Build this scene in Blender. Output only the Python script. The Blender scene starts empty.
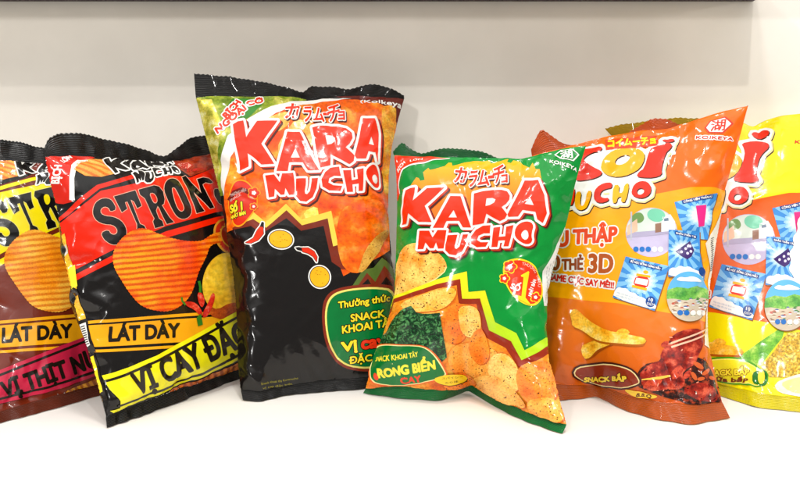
import bpy, math, random
import numpy as np
from mathutils import Vector, Matrix, geometry
SC = bpy.context.scene
COL = SC.collection
# ------------------------------------------------------------------ camera (photo 800 x 499)
FPX = 640.0; CAMH = 0.15; PITCH = math.atan(49.5 / FPX)
cd = bpy.data.cameras.new('camera'); cam = bpy.data.objects.new('camera', cd); COL.objects.link(cam)
cd.sensor_fit = 'HORIZONTAL'; cd.sensor_width = 36.0; cd.lens = 36.0 * FPX / 800.0
cd.clip_start = 0.01; cd.clip_end = 50
cam.location = (0, 0, CAMH); cam.rotation_euler = (math.pi / 2 - PITCH, 0, 0)
SC.camera = cam
EYE = np.array([0.0, 0.0, CAMH])
FW = np.array([0, math.cos(PITCH), -math.sin(PITCH)]); UP = np.array([0, math.sin(PITCH), math.cos(PITCH)]); RT = np.array([1.0, 0, 0])
def ray(px):
    px = np.asarray(px, float)
    return FW + RT * ((px[..., 0:1] - 400) / FPX) + UP * ((249.5 - px[..., 1:2]) / FPX)
def proj(P):
    q = P - EYE; w = q @ FW
    return np.stack([400 + FPX * (q @ RT) / w, 249.5 - FPX * (q @ UP) / w], -1)
def on_plane(px, p0, n):
    r = ray(px); t = ((p0 - EYE) @ n) / (r @ n)
    return EYE + r * t[..., None]
def on_shelf(px): return on_plane(px, np.zeros(3), np.array([0, 0, 1.0]))

# ------------------------------------------------------------------ inflated film bag (position based dynamics)
def sim_bag(W, H, seed, tb, tt, fill=0.34, crumple=1.0):
    """two film sheets welded along the sides and in both seals, blown up with gas.  returns P[2, nt+1, ns+1, 3]"""
    rng = np.random.RandomState(seed)
    P = None
    for lvl, (ns, nt, its) in enumerate(((12, 16, 160), (24, 32, 160), (48, 64, 170), (96, 128, 150))):
        s = np.linspace(0, 1, ns + 1); t = np.linspace(0, 1, nt + 1)
        if P is None:
            P = np.zeros((2, nt + 1, ns + 1, 3))
            P[..., 0] = (s[None, None, :] - .5) * W; P[..., 1] = (t[None, :, None] - .5) * H
            bump = np.sin(np.pi * s)[None, :] * np.sin(np.pi * t)[:, None]
            P[0, ..., 2] = .01 * bump; P[1, ..., 2] = -.01 * bump
        else:
            Q = np.zeros((2, nt + 1, ns + 1, 3))
            Q[:, ::2, ::2] = P; Q[:, 1::2, ::2] = .5 * (P[:, 1:] + P[:, :-1])
            Q[:, :, 1::2] = .5 * (Q[:, :, 2::2] + Q[:, :, :-1:2]); P = Q
        hx = W / ns; hy = H / nt; hd = math.hypot(hx, hy)
        P[..., 2] += rng.normal(0, .05 * hx * crumple, P.shape[:-1]); 
        seal = (t < tb - 1e-6) | (t > tt + 1e-6)
        def weld():
            m = .5 * (P[0, :, 0] + P[1, :, 0]); P[:, :, 0] = m
            m = .5 * (P[0, :, -1] + P[1, :, -1]); P[:, :, -1] = m
            m = .5 * (P[0, seal] + P[1, seal]); P[:, seal] = m
        def link(A, B, L, k_str=.5, k_cmp=.5):
            d = B - A; l = np.sqrt((d * d).sum(-1, keepdims=True)) + 1e-12
            e = (l - L) / l; e = np.where(e > 0, e * k_str, e * k_cmp)
            A += d * e; B -= d * e
        weld(); V = np.zeros_like(P); vt = fill * W * H * W * .30
        for it in range(its):
            du = np.zeros_like(P); dv = np.zeros_like(P)
            du[:, :, 1:-1] = P[:, :, 2:] - P[:, :, :-2]; du[:, :, 0] = P[:, :, 1] - P[:, :, 0]; du[:, :, -1] = P[:, :, -1] - P[:, :, -2]
            dv[:, 1:-1] = P[:, 2:] - P[:, :-2]; dv[:, 0] = P[:, 1] - P[:, 0]; dv[:, -1] = P[:, -1] - P[:, -2]
            N = np.cross(du, dv); N /= np.linalg.norm(N, axis=-1, keepdims=True) + 1e-12
            vol = (P[0, ..., 2] - P[1, ..., 2]).sum() * hx * hy
            p = np.clip((vt - vol) / vt, -0.5, 1.0) * .10 * hx + .004 * hx
            F = np.zeros_like(P); F[0] = N[0] * p; F[1] = -N[1] * p
            F[:, seal] = 0
            V = .90 * V + F
            O = P.copy(); P += V
            for sub in range(2):
                for o in (0, 1):
                    link(P[:, :, o:-1:2], P[:, :, o + 1::2], hx)
                    link(P[:, o:-1:2], P[:, o + 1::2], hy)
                for o in (0, 1):
                    link(P[:, o:-1:2, :-1], P[:, o + 1::2, 1:], hd, .35, .12)
                    link(P[:, o:-1:2, 1:], P[:, o + 1::2, :-1], hd, .35, .12)
                for o in range(4):   # bending: keeps the film from folding too tight
                    a, b = P[:, :, o:-2:4], P[:, :, o + 2::4]; link(a, b, 2 * hx, .1, .05)
                    a, b = P[:, o:-2:4], P[:, o + 2::4]; link(a, b, 2 * hy, .1, .05)
                weld()
            gap = P[0, ..., 2] - P[1, ..., 2]; bad = np.minimum(gap, 0) * .5
            P[0, ..., 2] -= bad; P[1, ..., 2] += bad
            V = (P - O) * .92
        # light smoothing of grid noise
        k = 1 if lvl < 3 else 2
        for _ in range(k):
            S = P.copy()
            S[:, 1:-1, 1:-1] = P[:, 1:-1, 1:-1] * .5 + .125 * (P[:, 2:, 1:-1] + P[:, :-2, 1:-1] + P[:, 1:-1, 2:] + P[:, 1:-1, :-2])
            P = S; weld()
    return P

def polyline(pts, u):
    """points (x, y[, toward-camera metres]) sampled by arc length, rounded a little"""
    p = np.array([(q[0], q[1], q[2] if len(q) > 2 else 0.0) for q in pts], float)
    d = np.r_[0, np.cumsum(np.hypot(*(np.diff(p[:, :2], axis=0).T)))]; d /= d[-1]
    f = np.linspace(0, 1, 241); c = np.stack([np.interp(f, d, p[:, k]) for k in range(3)], -1)
    w = np.hanning(15); w /= w.sum(); e = np.r_[2 * c[:1] - c[7:0:-1], c, 2 * c[-1:] - c[-2:-9:-1]]
    c = np.stack([np.convolve(e[:, k], w, 'valid') for k in range(3)], -1)
    return np.stack([np.interp(u, f, c[:, k]) for k in range(3)], -1)

def gauss(A, sig, axis, mode='edge'):
    r = int(3 * sig); w = np.exp(-.5 * (np.arange(-r, r + 1) / sig) ** 2); w /= w.sum()
    pad = [(0, 0)] * A.ndim; pad[axis] = (r, r)
    B = np.pad(A, pad, mode=mode, **({'reflect_type': 'odd'} if mode == 'reflect' else {}))
    return np.apply_along_axis(lambda v: np.convolve(v, w, 'valid'), axis, B)

class Bag: pass
def shape_bag(spec, seed):
    b = Bag(); b.spec = spec
    yl, yr = spec['base']; lean = math.radians(spec['lean'])
    xl, xr = spec['basex']
    A = on_shelf(np.array([[xl, 400.]]))[0]; A = np.array([(xl - 400) / FPX * yl, yl, 0]); C = np.array([(xr - 400) / FPX * yr, yr, 0])
    X = C - A; X /= np.linalg.norm(X)
    back = np.cross(np.array([0, 0, 1.0]), X)           # horizontal, away from the camera
    Y = math.cos(lean) * np.array([0, 0, 1.0]) + math.sin(lean) * back
    Z = np.cross(X, Y)                                   # toward the camera
    tb, tt = spec.get('tb', 6 / 128), spec.get('tt', 1 - 7 / 128)
    ns, nt = 96, 128
    s = np.linspace(0, 1, ns + 1); t = np.linspace(0, 1, nt + 1); ib = round(tb * nt); it = round(tt * nt)
    def plane(c):
        P = on_plane(c[:, :2], A, Z); return P + Z * c[:, 2:3]
    def depthfix(c, P, w):                               # the lower seal stands on the shelf
        Q = on_shelf(c[:, :2]); return P + (Q - P) * w[:, None]
    cO = polyline(spec['botO'], s); cS = polyline(spec['botS'], s); kO = polyline(spec['topO'], s); kS = polyline(spec['topS'], s)
    u = np.linspace(0, 1, it - ib + 1); cL = polyline([spec['botS'][0]] + list(spec['left']) + [spec['topS'][0]], u)
    cR = polyline([spec['botS'][-1]] + list(spec['right']) + [spec['topS'][-1]], u)
    O = on_shelf(cO[:, :2]) + np.array([0, 0, .0006]); Sx = plane(cO)
    off = O - Sx                                         # how far the standing edge is off the bag's plane
    S_ = plane(cS); TO = plane(kO); TS = plane(kS)
    fall = (1 - u) ** 3
    L = plane(cL); R = plane(cR); O1 = plane(cO)
    # metres of the bag for the simulation
    W = np.linalg.norm(L[len(u) // 2] - R[len(u) // 2]) * spec.get('wk', 1.12)
    H = np.linalg.norm(.5 * (TO[48] - O[48]) + .25 * (TO[10] - O[10]) + .25 * (TO[-10] - O[-10])) * 1.06
    P = sim_bag(W, H, seed, tb, tt, spec.get('fill', .34) * 1.35)
    P = P[..., 0:1] * X + P[..., 1:2] * Y + P[..., 2:3] * Z
    tgt = {}
    def dsp(T, row):                                     # smooth displacement that carries a simulated line to its target
        sm = gauss(row, 5, 0, 'reflect'); sm[0] = row[0]; sm[-1] = row[-1]
        e = np.minimum(np.arange(len(row)), np.arange(len(row))[::-1])[:, None] / 8.0; e = np.clip(e, 0, 1)
        sm = sm * e + row * (1 - e) * 1.0
        return T - sm
    P0 = P.mean(0)
    dO = dsp(O1, P0[0]); dS = dsp(S_, P0[ib]); dTS = dsp(TS, P0[it]); dTO = dsp(TO, P0[nt])
    dL = dsp(L, P0[ib:it + 1, 0]); dR = dsp(R, P0[ib:it + 1, -1])
    dL[0] = dS[0]; dR[0] = dS[-1]; dL[-1] = dTS[0]; dR[-1] = dTS[-1]
    D = np.zeros((nt + 1, ns + 1, 3))
    for j in range(ib): D[j] = dO + (dS - dO) * (j / ib)
    for j in range(it + 1, nt + 1): D[j] = dTS + (dTO - dTS) * ((j - it) / (nt - it))
    uu = u[:, None, None]; ss = s[None, :, None]
    D[ib:it + 1] = ((1 - uu) * dS[None] + uu * dTS[None] + (1 - ss) * dL[:, None] + ss * dR[:, None]
                    - ((1 - uu) * (1 - ss) * dS[0] + (1 - uu) * ss * dS[-1] + uu * (1 - ss) * dTS[0] + uu * ss * dTS[-1]))
    P = P + D[None] + (gauss(off, 3, 0)[None] * ((1 - t) ** 3.2)[:, None, None])[None]
    if 'bend' in spec:                                   # push parts of the bag fore and aft (s, t, radius_s, radius_t, metres)
        for (bs, bt, rs, rt, m) in spec['bend']:
            g = np.exp(-((s[None, :] - bs) / rs) ** 2 - ((t[:, None] - bt) / rt) ** 2)
            P += (g * m)[None, ..., None] * Z
    # film creases: sharp little folds that start at the seals, corners and sides and die out inward
    rng = np.random.RandomState(seed + 77); sx = s[None, :] * W; ty = t[:, None] * H
    hgt = np.zeros((nt + 1, ns + 1))
    for k in range(spec.get('creases', 115)):
        r = rng.rand()
        if r < .34: x0, y0, a = rng.choice([0.03, .97]) * W + rng.normal(0, .012), rng.uniform(.08, .92) * H, 0
        elif r < .62: x0, y0, a = rng.uniform(.03, .97) * W, (tt - .01) * H, -math.pi / 2
        elif r < .86: x0, y0, a = rng.uniform(.03, .97) * W, (tb + .01) * H, math.pi / 2
        else: x0, y0, a = rng.uniform(.15, .85) * W, rng.uniform(.2, .9) * H, rng.uniform(0, 6.28)
        if r < .34: a = 0 if x0 < W / 2 else math.pi
        a += rng.normal(0, .55); ln = rng.uniform(.014, .065); w_ = rng.uniform(.0012, .0036); am = rng.uniform(.0006, .0020) * rng.choice([-1, 1], p=[.7, .3])
        if r >= .86: am *= .55
        dx, dy = sx - x0, ty - y0; u_ = dx * math.cos(a) + dy * math.sin(a); v_ = -dx * math.sin(a) + dy * math.cos(a) + .12 * u_ * u_ / ln * rng.normal()
        hgt += am * np.exp(-np.abs(v_) / w_) * np.clip(np.minimum(u_ / (ln * .25) + .6, 1) * (1 - u_ / ln), 0, 1)
    hgt = gauss(gauss(hgt, .6, 0), .6, 1) * np.clip(np.minimum(s, 1 - s) / .02, 0, 1)[None, :]; hgt[:ib + 1] *= .5; hgt[it:] *= .3
    P[0] += hgt[..., None] * Z; P[1] -= (hgt * (s * (1 - s) > 0))[..., None] * Z * .6
    P[..., 2] = np.maximum(P[..., 2], .0006)
    P[..., 1] = np.minimum(P[..., 1], spec.get('ymax', .592))
    # seals: two films, a hair apart
    gap = np.einsum('abk,k->ab', P[0] - P[1], Z); add = np.maximum(.0003 - gap, 0) * .5
    add[:, 0] = 0; add[:, -1] = 0
    P[0] += add[..., None] * Z; P[1] -= add[..., None] * Z
    # print coordinates (photo pixels of the unwrinkled, inflated front)
    c0 = np.zeros((nt + 1, ns + 1, 2)); X2 = lambda c: c[:, :2]
    Lp, Rp = X2(cL), X2(cR); 
    for j in range(ib): c0[j] = X2(cO) + (X2(cS) - X2(cO)) * (j / ib)
    for j in range(it + 1, nt + 1): c0[j] = X2(kS) + (X2(kO) - X2(kS)) * ((j - it) / (nt - it))
    bS, bT = X2(cS), X2(kS)
    c0[ib:it + 1] = ((1 - uu) * bS[None] + uu * bT[None] + (1 - ss) * Lp[:, None] + ss * Rp[:, None]
                     - ((1 - uu) * (1 - ss) * bS[0] + (1 - uu) * ss * bS[-1] + uu * (1 - ss) * bT[0] + uu * ss * bT[-1]))
    df = proj(P[0]) - c0
    for ax in (0, 1): df = gauss(df, 8, ax, 'edge')
    P[:, nt, ::2] += (Y * .0007)[None, None]
    b.art = c0 + df; b.P = P; b.ib, b.it = ib, it; b.X, b.Y, b.Z = X, Y, Z; b.A = A
    b.amap = b.art.copy()                                # the print runs straight on past the seal lines
    for j in range(it + 1, nt + 1): b.amap[j] = b.art[it] + (b.art[it] - b.art[it - 4]) / 4 * (j - it)
    for j in range(ib): b.amap[j] = b.art[ib] + (b.art[ib] - b.art[ib + 4]) / 4 * (ib - j)
    N = np.zeros_like(P); 
    for k in (0, 1):
        du = np.gradient(P[k], axis=1); dv = np.gradient(P[k], axis=0); n = np.cross(du, dv)
        n /= np.linalg.norm(n, axis=-1, keepdims=True) + 1e-12; N[k] = n if k == 0 else -n
    b.N = N
    return b
def bil(G, s, t):
    nt, ns = G.shape[0] - 1, G.shape[1] - 1
    x = np.clip(s, 0, 1) * ns; y = np.clip(t, 0, 1) * nt
    i = np.minimum(x.astype(int), ns - 1); j = np.minimum(y.astype(int), nt - 1); fx = (x - i)[:, None]; fy = (y - j)[:, None]
    return (G[j, i] * (1 - fx) * (1 - fy) + G[j, i + 1] * fx * (1 - fy) + G[j + 1, i] * (1 - fx) * fy + G[j + 1, i + 1] * fx * fy)
def art_to_st(b, q):
    """photo pixel of the print -> (s, t) on the bag's front film"""
    G = b.amap; nt, ns = G.shape[0] - 1, G.shape[1] - 1
    Gs = np.gradient(G, axis=1) * ns; Gt = np.gradient(G, axis=0) * nt
    # start from the nearest of a coarse set of grid points
    cj, ci = np.meshgrid(np.arange(0, nt + 1, 8), np.arange(0, ns + 1, 8), indexing='ij'); C = G[cj, ci].reshape(-1, 2)
    idx = np.concatenate([((q[k:k + 4000, None] - C[None]) ** 2).sum(-1).argmin(1) for k in range(0, len(q), 4000)])
    s = ci.ravel()[idx] / ns; t = cj.ravel()[idx] / nt; s = s.astype(float); t = t.astype(float)
    for _ in range(14):
        sc, tc = np.clip(s, 0, 1), np.clip(t, 0, 1)
        ds, dt = bil(Gs, sc, tc), bil(Gt, sc, tc)
        p = bil(G, sc, tc) + ds * (s - sc)[:, None] + dt * (t - tc)[:, None]
        r = q - p; det = ds[:, 0] * dt[:, 1] - ds[:, 1] * dt[:, 0]; det = np.where(np.abs(det) < 1, np.sign(det + 1e-9), det)
        s = s + np.clip((r[:, 0] * dt[:, 1] - r[:, 1] * dt[:, 0]) / det, -.15, .15) * .9
        t = t + np.clip((ds[:, 0] * r[:, 1] - ds[:, 1] * r[:, 0]) / det, -.15, .15) * .9
    return s, t
# outlines of the six bags as photo pixels; each lies on its own leaning plane, the lower seal on the shelf
SPECS = dict(
A=dict(base=(.44, .52), basex=(-60, 150), lean=12, fill=.30,
  topO=[(-62, 150), (-30, 143), (0, 140), (20, 142), (34, 147), (60, 150), (110, 150)],
  topS=[(-62, 168), (-30, 163), (0, 160), (20, 162), (50, 164), (110, 166)],
  left=[(-40, 360), (-44, 300), (-50, 230)], right=[(140, 345), (128, 290), (118, 230)],
  botS=[(-42, 426), (0, 413), (50, 398), (100, 385), (145, 378)],
  botO=[(-42, 436), (0, 424), (50, 411), (105, 395), (150, 385)]),
B=dict(base=(.43, .545), basex=(107, 260), lean=13, fill=.34,
  topO=[(44, 150), (48, 139), (60, 133), (80, 134), (110, 140), (150, 152), (166, 157), (178, 147), (190, 138), (215, 134), (240, 136)],
  topS=[(45, 157), (75, 156), (95, 157), (130, 160), (165, 163), (190, 158), (215, 153), (240, 152)],
  left=[(99, 388), (89, 352), (80, 325), (72, 292), (66, 262), (62, 235), (57, 208), (50, 182)], right=[(258, 345), (256, 300), (252, 250), (247, 210), (243, 180)],
  botS=[(106, 417), (150, 400), (200, 383), (250, 366)],
  botO=[(107, 429), (150, 414), (200, 395), (225, 385), (255, 374)]),
C=dict(base=(.48, .505), basex=(241, 408), lean=14, fill=.34,
  topO=[(194, 74), (230, 77), (260, 82), (290, 88), (303, 94), (311, 86), (330, 87), (350, 90), (365, 85), (380, 85), (394, 90), (404, 96)],
  topS=[(196, 98), (215, 96), (255, 97), (280, 96), (300, 98), (310, 101), (330, 97), (360, 96), (404, 99)],
  left=[(238, 360), (238, 330), (236, 300), (233, 270), (226, 230), (219, 190), (212, 160), (204, 130)],
  right=[(402, 340), (397, 300), (392, 260), (389, 230), (388, 200), (389, 170), (392, 145), (398, 120)],
  botS=[(241, 390), (260, 392), (287, 386), (320, 381), (362, 378), (408, 372)],
  botO=[(243, 401), (258, 403), (287, 396), (320, 393), (362, 390), (408, 384)]),
D=dict(base=(.475, .43), basex=(366, 562), lean=12, fill=.36,
  topO=[(393, 152), (402, 142), (411, 150), (421, 154), (433, 151), (444, 149), (463, 149), (482, 152), (500, 158, -.006), (522, 163, -.012), (550, 156, -.012), (586, 147)],
  topS=[(394, 155), (420, 157), (447, 157), (476, 158), (500, 158), (522, 159), (545, 153), (563, 148.5), (586, 146)],
  left=[(372, 367), (382, 340), (390, 315), (395, 285), (396, 250), (397, 215), (397, 190), (396, 172)],
  right=[(556, 390), (549, 366), (547, 335), (547, 305), (550, 280), (557, 255), (564, 232), (570, 208), (575, 185), (580, 166)],
  botS=[(366, 389), (398, 386), (424, 389), (443, 391), (460, 388), (471, 383), (484, 392), (500, 401), (532, 415), (566, 426)],
  botO=[(363, 394), (398, 399), (438, 402), (454, 398), (468, 391), (481, 399), (500, 411), (530, 424), (562, 435)]),
E=dict(base=(.485, .45), basex=(545, 728), lean=12, fill=.34,
  topO=[(531, 150), (536, 138), (541, 129), (556, 139), (578, 152, -.008), (610, 142, -.01), (633, 128, -.006), (652, 119), (668, 119), (690, 129, -.004), (715, 120, -.006), (748, 106)],
  topS=[(532, 156), (560, 149), (600, 138), (640, 131), (668, 129), (690, 122), (715, 113.5), (748, 106)],
  left=[(545, 350), (543, 300), (541, 250), (537, 200)],
  right=[(716, 378), (708, 345), (707, 310), (711, 275), (717, 235), (725, 190), (735, 155), (743, 125)],
  botS=[(548, 385), (575, 386), (597, 386), (612, 391), (632, 398), (662, 404), (695, 407), (722, 403)],
  botO=[(550, 402), (579, 400), (596, 397), (608, 403), (626, 412), (655, 420), (690, 426), (730, 419)]),
F=dict(base=(.54, .50), basex=(630, 860), lean=12, fill=.34,
  topO=[(605, 129), (620, 125), (650, 121), (680, 118), (705, 119), (725, 121, -.003), (740, 125, -.006), (752, 129, -.006), (768, 121, -.004), (788, 117, -.002), (830, 112), (862, 108)],
  topS=[(612, 136), (650, 134), (690, 132), (720, 127), (738, 121), (752, 127.5), (768, 119), (788, 115), (830, 110), (862, 107)],
  left=[(640, 350), (636, 300), (630, 250), (620, 190)],
  right=[(830, 385), (824, 340), (822, 290), (828, 230), (842, 170)],
  botS=[(640, 378), (680, 380), (714, 384), (738, 390), (762, 396), (800, 400), (845, 398)],
  botO=[(640, 388), (680, 390), (714, 394), (738, 403), (762, 409), (800, 413), (850, 412)]),
)
# ------------------------------------------------------------------ printed artwork: closed outlines laid on the film
EPS = .00013
def T(x0, y0, k, pts): return [(x0 + x / k, y0 + y / k) for x, y in pts]
def smooth_ring(p, n=2):
    p = np.asarray(p, float)
    for _ in range(n):
        q = np.roll(p, -1, 0); p = np.stack([.75 * p + .25 * q, .25 * p + .75 * q], 1).reshape(-1, 2)
    return p
def dense(ring, step):
    p = np.asarray(ring, float); q = np.roll(p, -1, 0); out = []
    for a, b in zip(p, q):
        n = max(1, int(math.ceil(np.hypot(*(b - a)) / step))); out.append(a + (b - a) * (np.arange(n) / n)[:, None])
    return np.concatenate(out)
def ell(cx, cy, rx, ry, rot=0, n=40):
    a = np.linspace(0, 2 * np.pi, n, endpoint=False); c, s = math.cos(math.radians(rot)), math.sin(math.radians(rot))
    x, y = rx * np.cos(a), ry * np.sin(a); return np.stack([cx + x * c - y * s, cy + x * s + y * c], -1)
def stroke(pts, w):
    """an open line given a width"""
    p = np.asarray(pts, float); d = np.gradient(p, axis=0); d /= np.hypot(d[:, 0], d[:, 1])[:, None] + 1e-9
    n = np.stack([-d[:, 1], d[:, 0]], -1); w = np.broadcast_to(np.asarray(w, float), (len(p),))[:, None] / 2
    return np.r_[p + n * w, (p - n * w)[::-1]]
def flower(cx, cy, r, n=5):
    a = np.linspace(0, 2 * np.pi, 60, endpoint=False); rr = r * (.72 + .28 * np.abs(np.cos(a * n / 2)))
    return np.stack([cx + rr * np.cos(a), cy + rr * np.sin(a)], -1)
def burst(cx, cy, r0, r1, n, ph=0):
    out = []
    for k in range(n):
        a = ph + 2 * np.pi * k / n; w = np.pi / n * .5
        out.append(np.array([(cx + r0 * math.cos(a), cy + r0 * math.sin(a)), (cx + r1 * math.cos(a - w), cy + r1 * math.sin(a - w)), (cx + r1 * math.cos(a + w), cy + r1 * math.sin(a + w))]))
    return out
_tc = {}
def glyphs(txt):
    """outline rings of a line of text in the built-in font; x in [0, w], y from baseline, 1 = capital height"""
    if txt in _tc: return _tc[txt]
    cu = bpy.data.curves.new('lettering', 'FONT'); cu.body = txt; cu.fill_mode = 'NONE'; cu.resolution_u = 4
    o = bpy.data.objects.new('lettering', cu); COL.objects.link(o); bpy.context.view_layer.update()
    me = o.to_mesh(); co = np.array([v.co[:2] for v in me.vertices]); nx = {}
    for e in me.edges: nx.setdefault(e.vertices[0], []).append(e.vertices[1]); nx.setdefault(e.vertices[1], []).append(e.vertices[0])
    rings = []; seen = set()
    for v in range(len(co)):
        if v in seen or v not in nx: continue
        r = [v]; seen.add(v); c = nx[v][-1] if nx[v][0] < nx[v][-1] and nx[v][0] != v + 1 else nx[v][0]
        if v + 1 in nx[v]: c = v + 1
        while c not in seen:
            r.append(c); seen.add(c); m = [k for k in nx[c] if k not in seen]
            if not m: break
            c = m[0]
        if len(r) > 2: rings.append(co[r])
    o.to_mesh_clear(); bpy.data.objects.remove(o); bpy.data.curves.remove(cu)
    allp = np.concatenate(rings); x0, x1 = allp[:, 0].min(), allp[:, 0].max()
    cap = .73 if ord(txt[0]) < 0x3000 else None
    if cap is None:
        y0, y1 = allp[:, 1].min(), allp[:, 1].max(); rings = [np.stack([(r[:, 0] - x0) / (x1 - x0), (r[:, 1] - y0) / (y1 - y0)], -1) for r in rings]
    else:
        rings = [np.stack([(r[:, 0] - x0) / (x1 - x0), r[:, 1] / capH()], -1) for r in rings]
    _tc[txt] = rings; return rings
_ch = []
def capH():
    if not _ch:
        _ch.append(1.0); r = glyphs('H'); _ch[0] = max(q[:, 1].max() for q in r); _tc.clear()
    return _ch[0]
def text(txt, bl, br, tr, tl):
    """baseline from bl to br, capital height up to tl, tr"""
    bl, br, tr, tl = map(np.array, (bl, br, tr, tl)); out = []
    for r in glyphs(txt):
        u, v = r[:, 0:1], r[:, 1:2]; out.append(bl * (1 - u) * (1 - v) + br * u * (1 - v) + tr * u * v + tl * (1 - u) * v)
    return out
def wind(rings, q):
    w = np.zeros(len(q), int)
    for r in rings:
        a = r; b = np.roll(r, -1, 0)
        for (ax, ay), (bx, by) in zip(a, b):
            if ay == by: continue
            s = 1 if by > ay else -1; lo, hi = (ay, by) if ay < by else (by, ay)
            m = (q[:, 1] >= lo) & (q[:, 1] < hi)
            if m.any():
                qx = q[m]; xc = ax + (qx[:, 1] - ay) * (bx - ax) / (by - ay); w[np.flatnonzero(m)[qx[:, 0] < xc]] += s
    return w
def offset(rings, r, step=.4):
    """outline(s) moved outward by r (rounded, merged)"""
    P = np.concatenate(rings); mg = abs(r) + 2 * step + .6; x0, y0 = P.min(0) - mg; x1, y1 = P.max(0) + mg
    nx = int((x1 - x0) / step) + 2; ny = int((y1 - y0) / step) + 2
    gx = x0 + np.arange(nx) * step; gy = y0 + np.arange(ny) * step; D = np.full((ny, nx), mg); Wn = np.zeros((ny, nx), int)
    for R in rings:
        for a, b in zip(R, np.roll(R, -1, 0)):
            i0 = max(0, int((min(a[0], b[0]) - mg - x0) / step)); i1 = min(nx, int((max(a[0], b[0]) + mg - x0) / step) + 2)
            j0 = max(0, int((min(a[1], b[1]) - mg - y0) / step)); j1 = min(ny, int((max(a[1], b[1]) + mg - y0) / step) + 2)
            X, Y = gx[i0:i1][None] - a[0], gy[j0:j1][:, None] - a[1]; d = b - a; L = (d @ d) + 1e-12
            h = np.clip((X * d[0] + Y * d[1]) / L, 0, 1); dd = np.hypot(X - h * d[0], Y - h * d[1])
            D[j0:j1, i0:i1] = np.minimum(D[j0:j1, i0:i1], dd)
            if a[1] != b[1]:
                s = 1 if b[1] > a[1] else -1; lo, hi = (a[1], b[1]) if s > 0 else (b[1], a[1])
                for j in range(max(0, int(math.ceil((lo - y0) / step))), min(ny, int(math.ceil((hi - y0) / step)))):
                    xc = a[0] + (gy[j] - a[1]) * d[0] / d[1]; k = int(math.ceil((xc - x0) / step)); Wn[j, :max(0, min(nx, k))] += s
    F = np.where(Wn != 0, D, -D) + r                    # > 0 inside
    F[0] = F[-1] = -1; F[:, 0] = F[:, -1] = -1; F = np.where(np.abs(F) < 1e-6, 1e-6, F)
    S = F > 0; code = S[:-1, :-1] * 1 + S[:-1, 1:] * 2 + S[1:, 1:] * 4 + S[1:, :-1] * 8; nxt = {}; pt = {}
    TB = {1: [(3, 0)], 2: [(0, 1)], 3: [(3, 1)], 4: [(1, 2)], 5: [(3, 0), (1, 2)], 6: [(0, 2)], 7: [(3, 2)], 8: [(2, 3)], 9: [(2, 0)], 10: [(0, 1), (2, 3)], 11: [(2, 1)], 12: [(1, 3)], 13: [(1, 0)], 14: [(0, 3)]}
    def edge(j, i, e):
        if e == 0: k = (j, i, 0); a, b = (j, i), (j, i + 1)
        elif e == 2: k = (j + 1, i, 0); a, b = (j + 1, i), (j + 1, i + 1)
        elif e == 3: k = (j, i, 1); a, b = (j, i), (j + 1, i)
        else: k = (j, i + 1, 1); a, b = (j, i + 1), (j + 1, i + 1)
        if k not in pt:
            f = F[a] / (F[a] - F[b]); pt[k] = (gx[a[1]] + f * (gx[b[1]] - gx[a[1]]), gy[a[0]] + f * (gy[b[0]] - gy[a[0]]))
        return k
    for j, i in zip(*np.nonzero((code > 0) & (code < 15))):
        for e0, e1 in TB[int(code[j, i])]: nxt[edge(j, i, e0)] = edge(j, i, e1)
    out = []
    while nxt:
        k0, k = nxt.popitem(); r_ = [k0]
        while k != k0 and k in nxt: r_.append(k); k = nxt.pop(k)
        if len(r_) > 5:
            p = np.array([pt[k] for k in r_]); keep = [0]                    # thin the outline where it is straight
            for n in range(1, len(p) - 1):
                a, b, c = p[keep[-1]], p[n], p[n + 1]; ab = c - a; h = abs(ab[0] * (b - a)[1] - ab[1] * (b - a)[0]) / (np.hypot(*ab) + 1e-9)
                if h > .035 or np.hypot(*(c - a)) > 1.6: keep.append(n)
            if len(keep) > 2: out.append(p[keep])
    return out
def tps(src, dst, lam=.5):
    """a smooth map carrying the points src onto dst"""
    src = np.asarray(src, float); dst = np.asarray(dst, float); n = len(src)
    U = lambda d2: np.where(d2 > 0, d2 * np.log(d2 + 1e-12), 0) * .5
    K = U(((src[:, None] - src[None]) ** 2).sum(-1)) + lam * np.eye(n); Pm = np.c_[np.ones(n), src]
    M = np.block([[K, Pm], [Pm.T, np.zeros((3, 3))]]); c = np.linalg.solve(M, np.r_[dst, np.zeros((3, 2))])
    def f(q):
        q = np.asarray(q, float); return U(((q[:, None] - src[None]) ** 2).sum(-1)) @ c[:n] + np.c_[np.ones(len(q)), q] @ c[n:]
    return f

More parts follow.
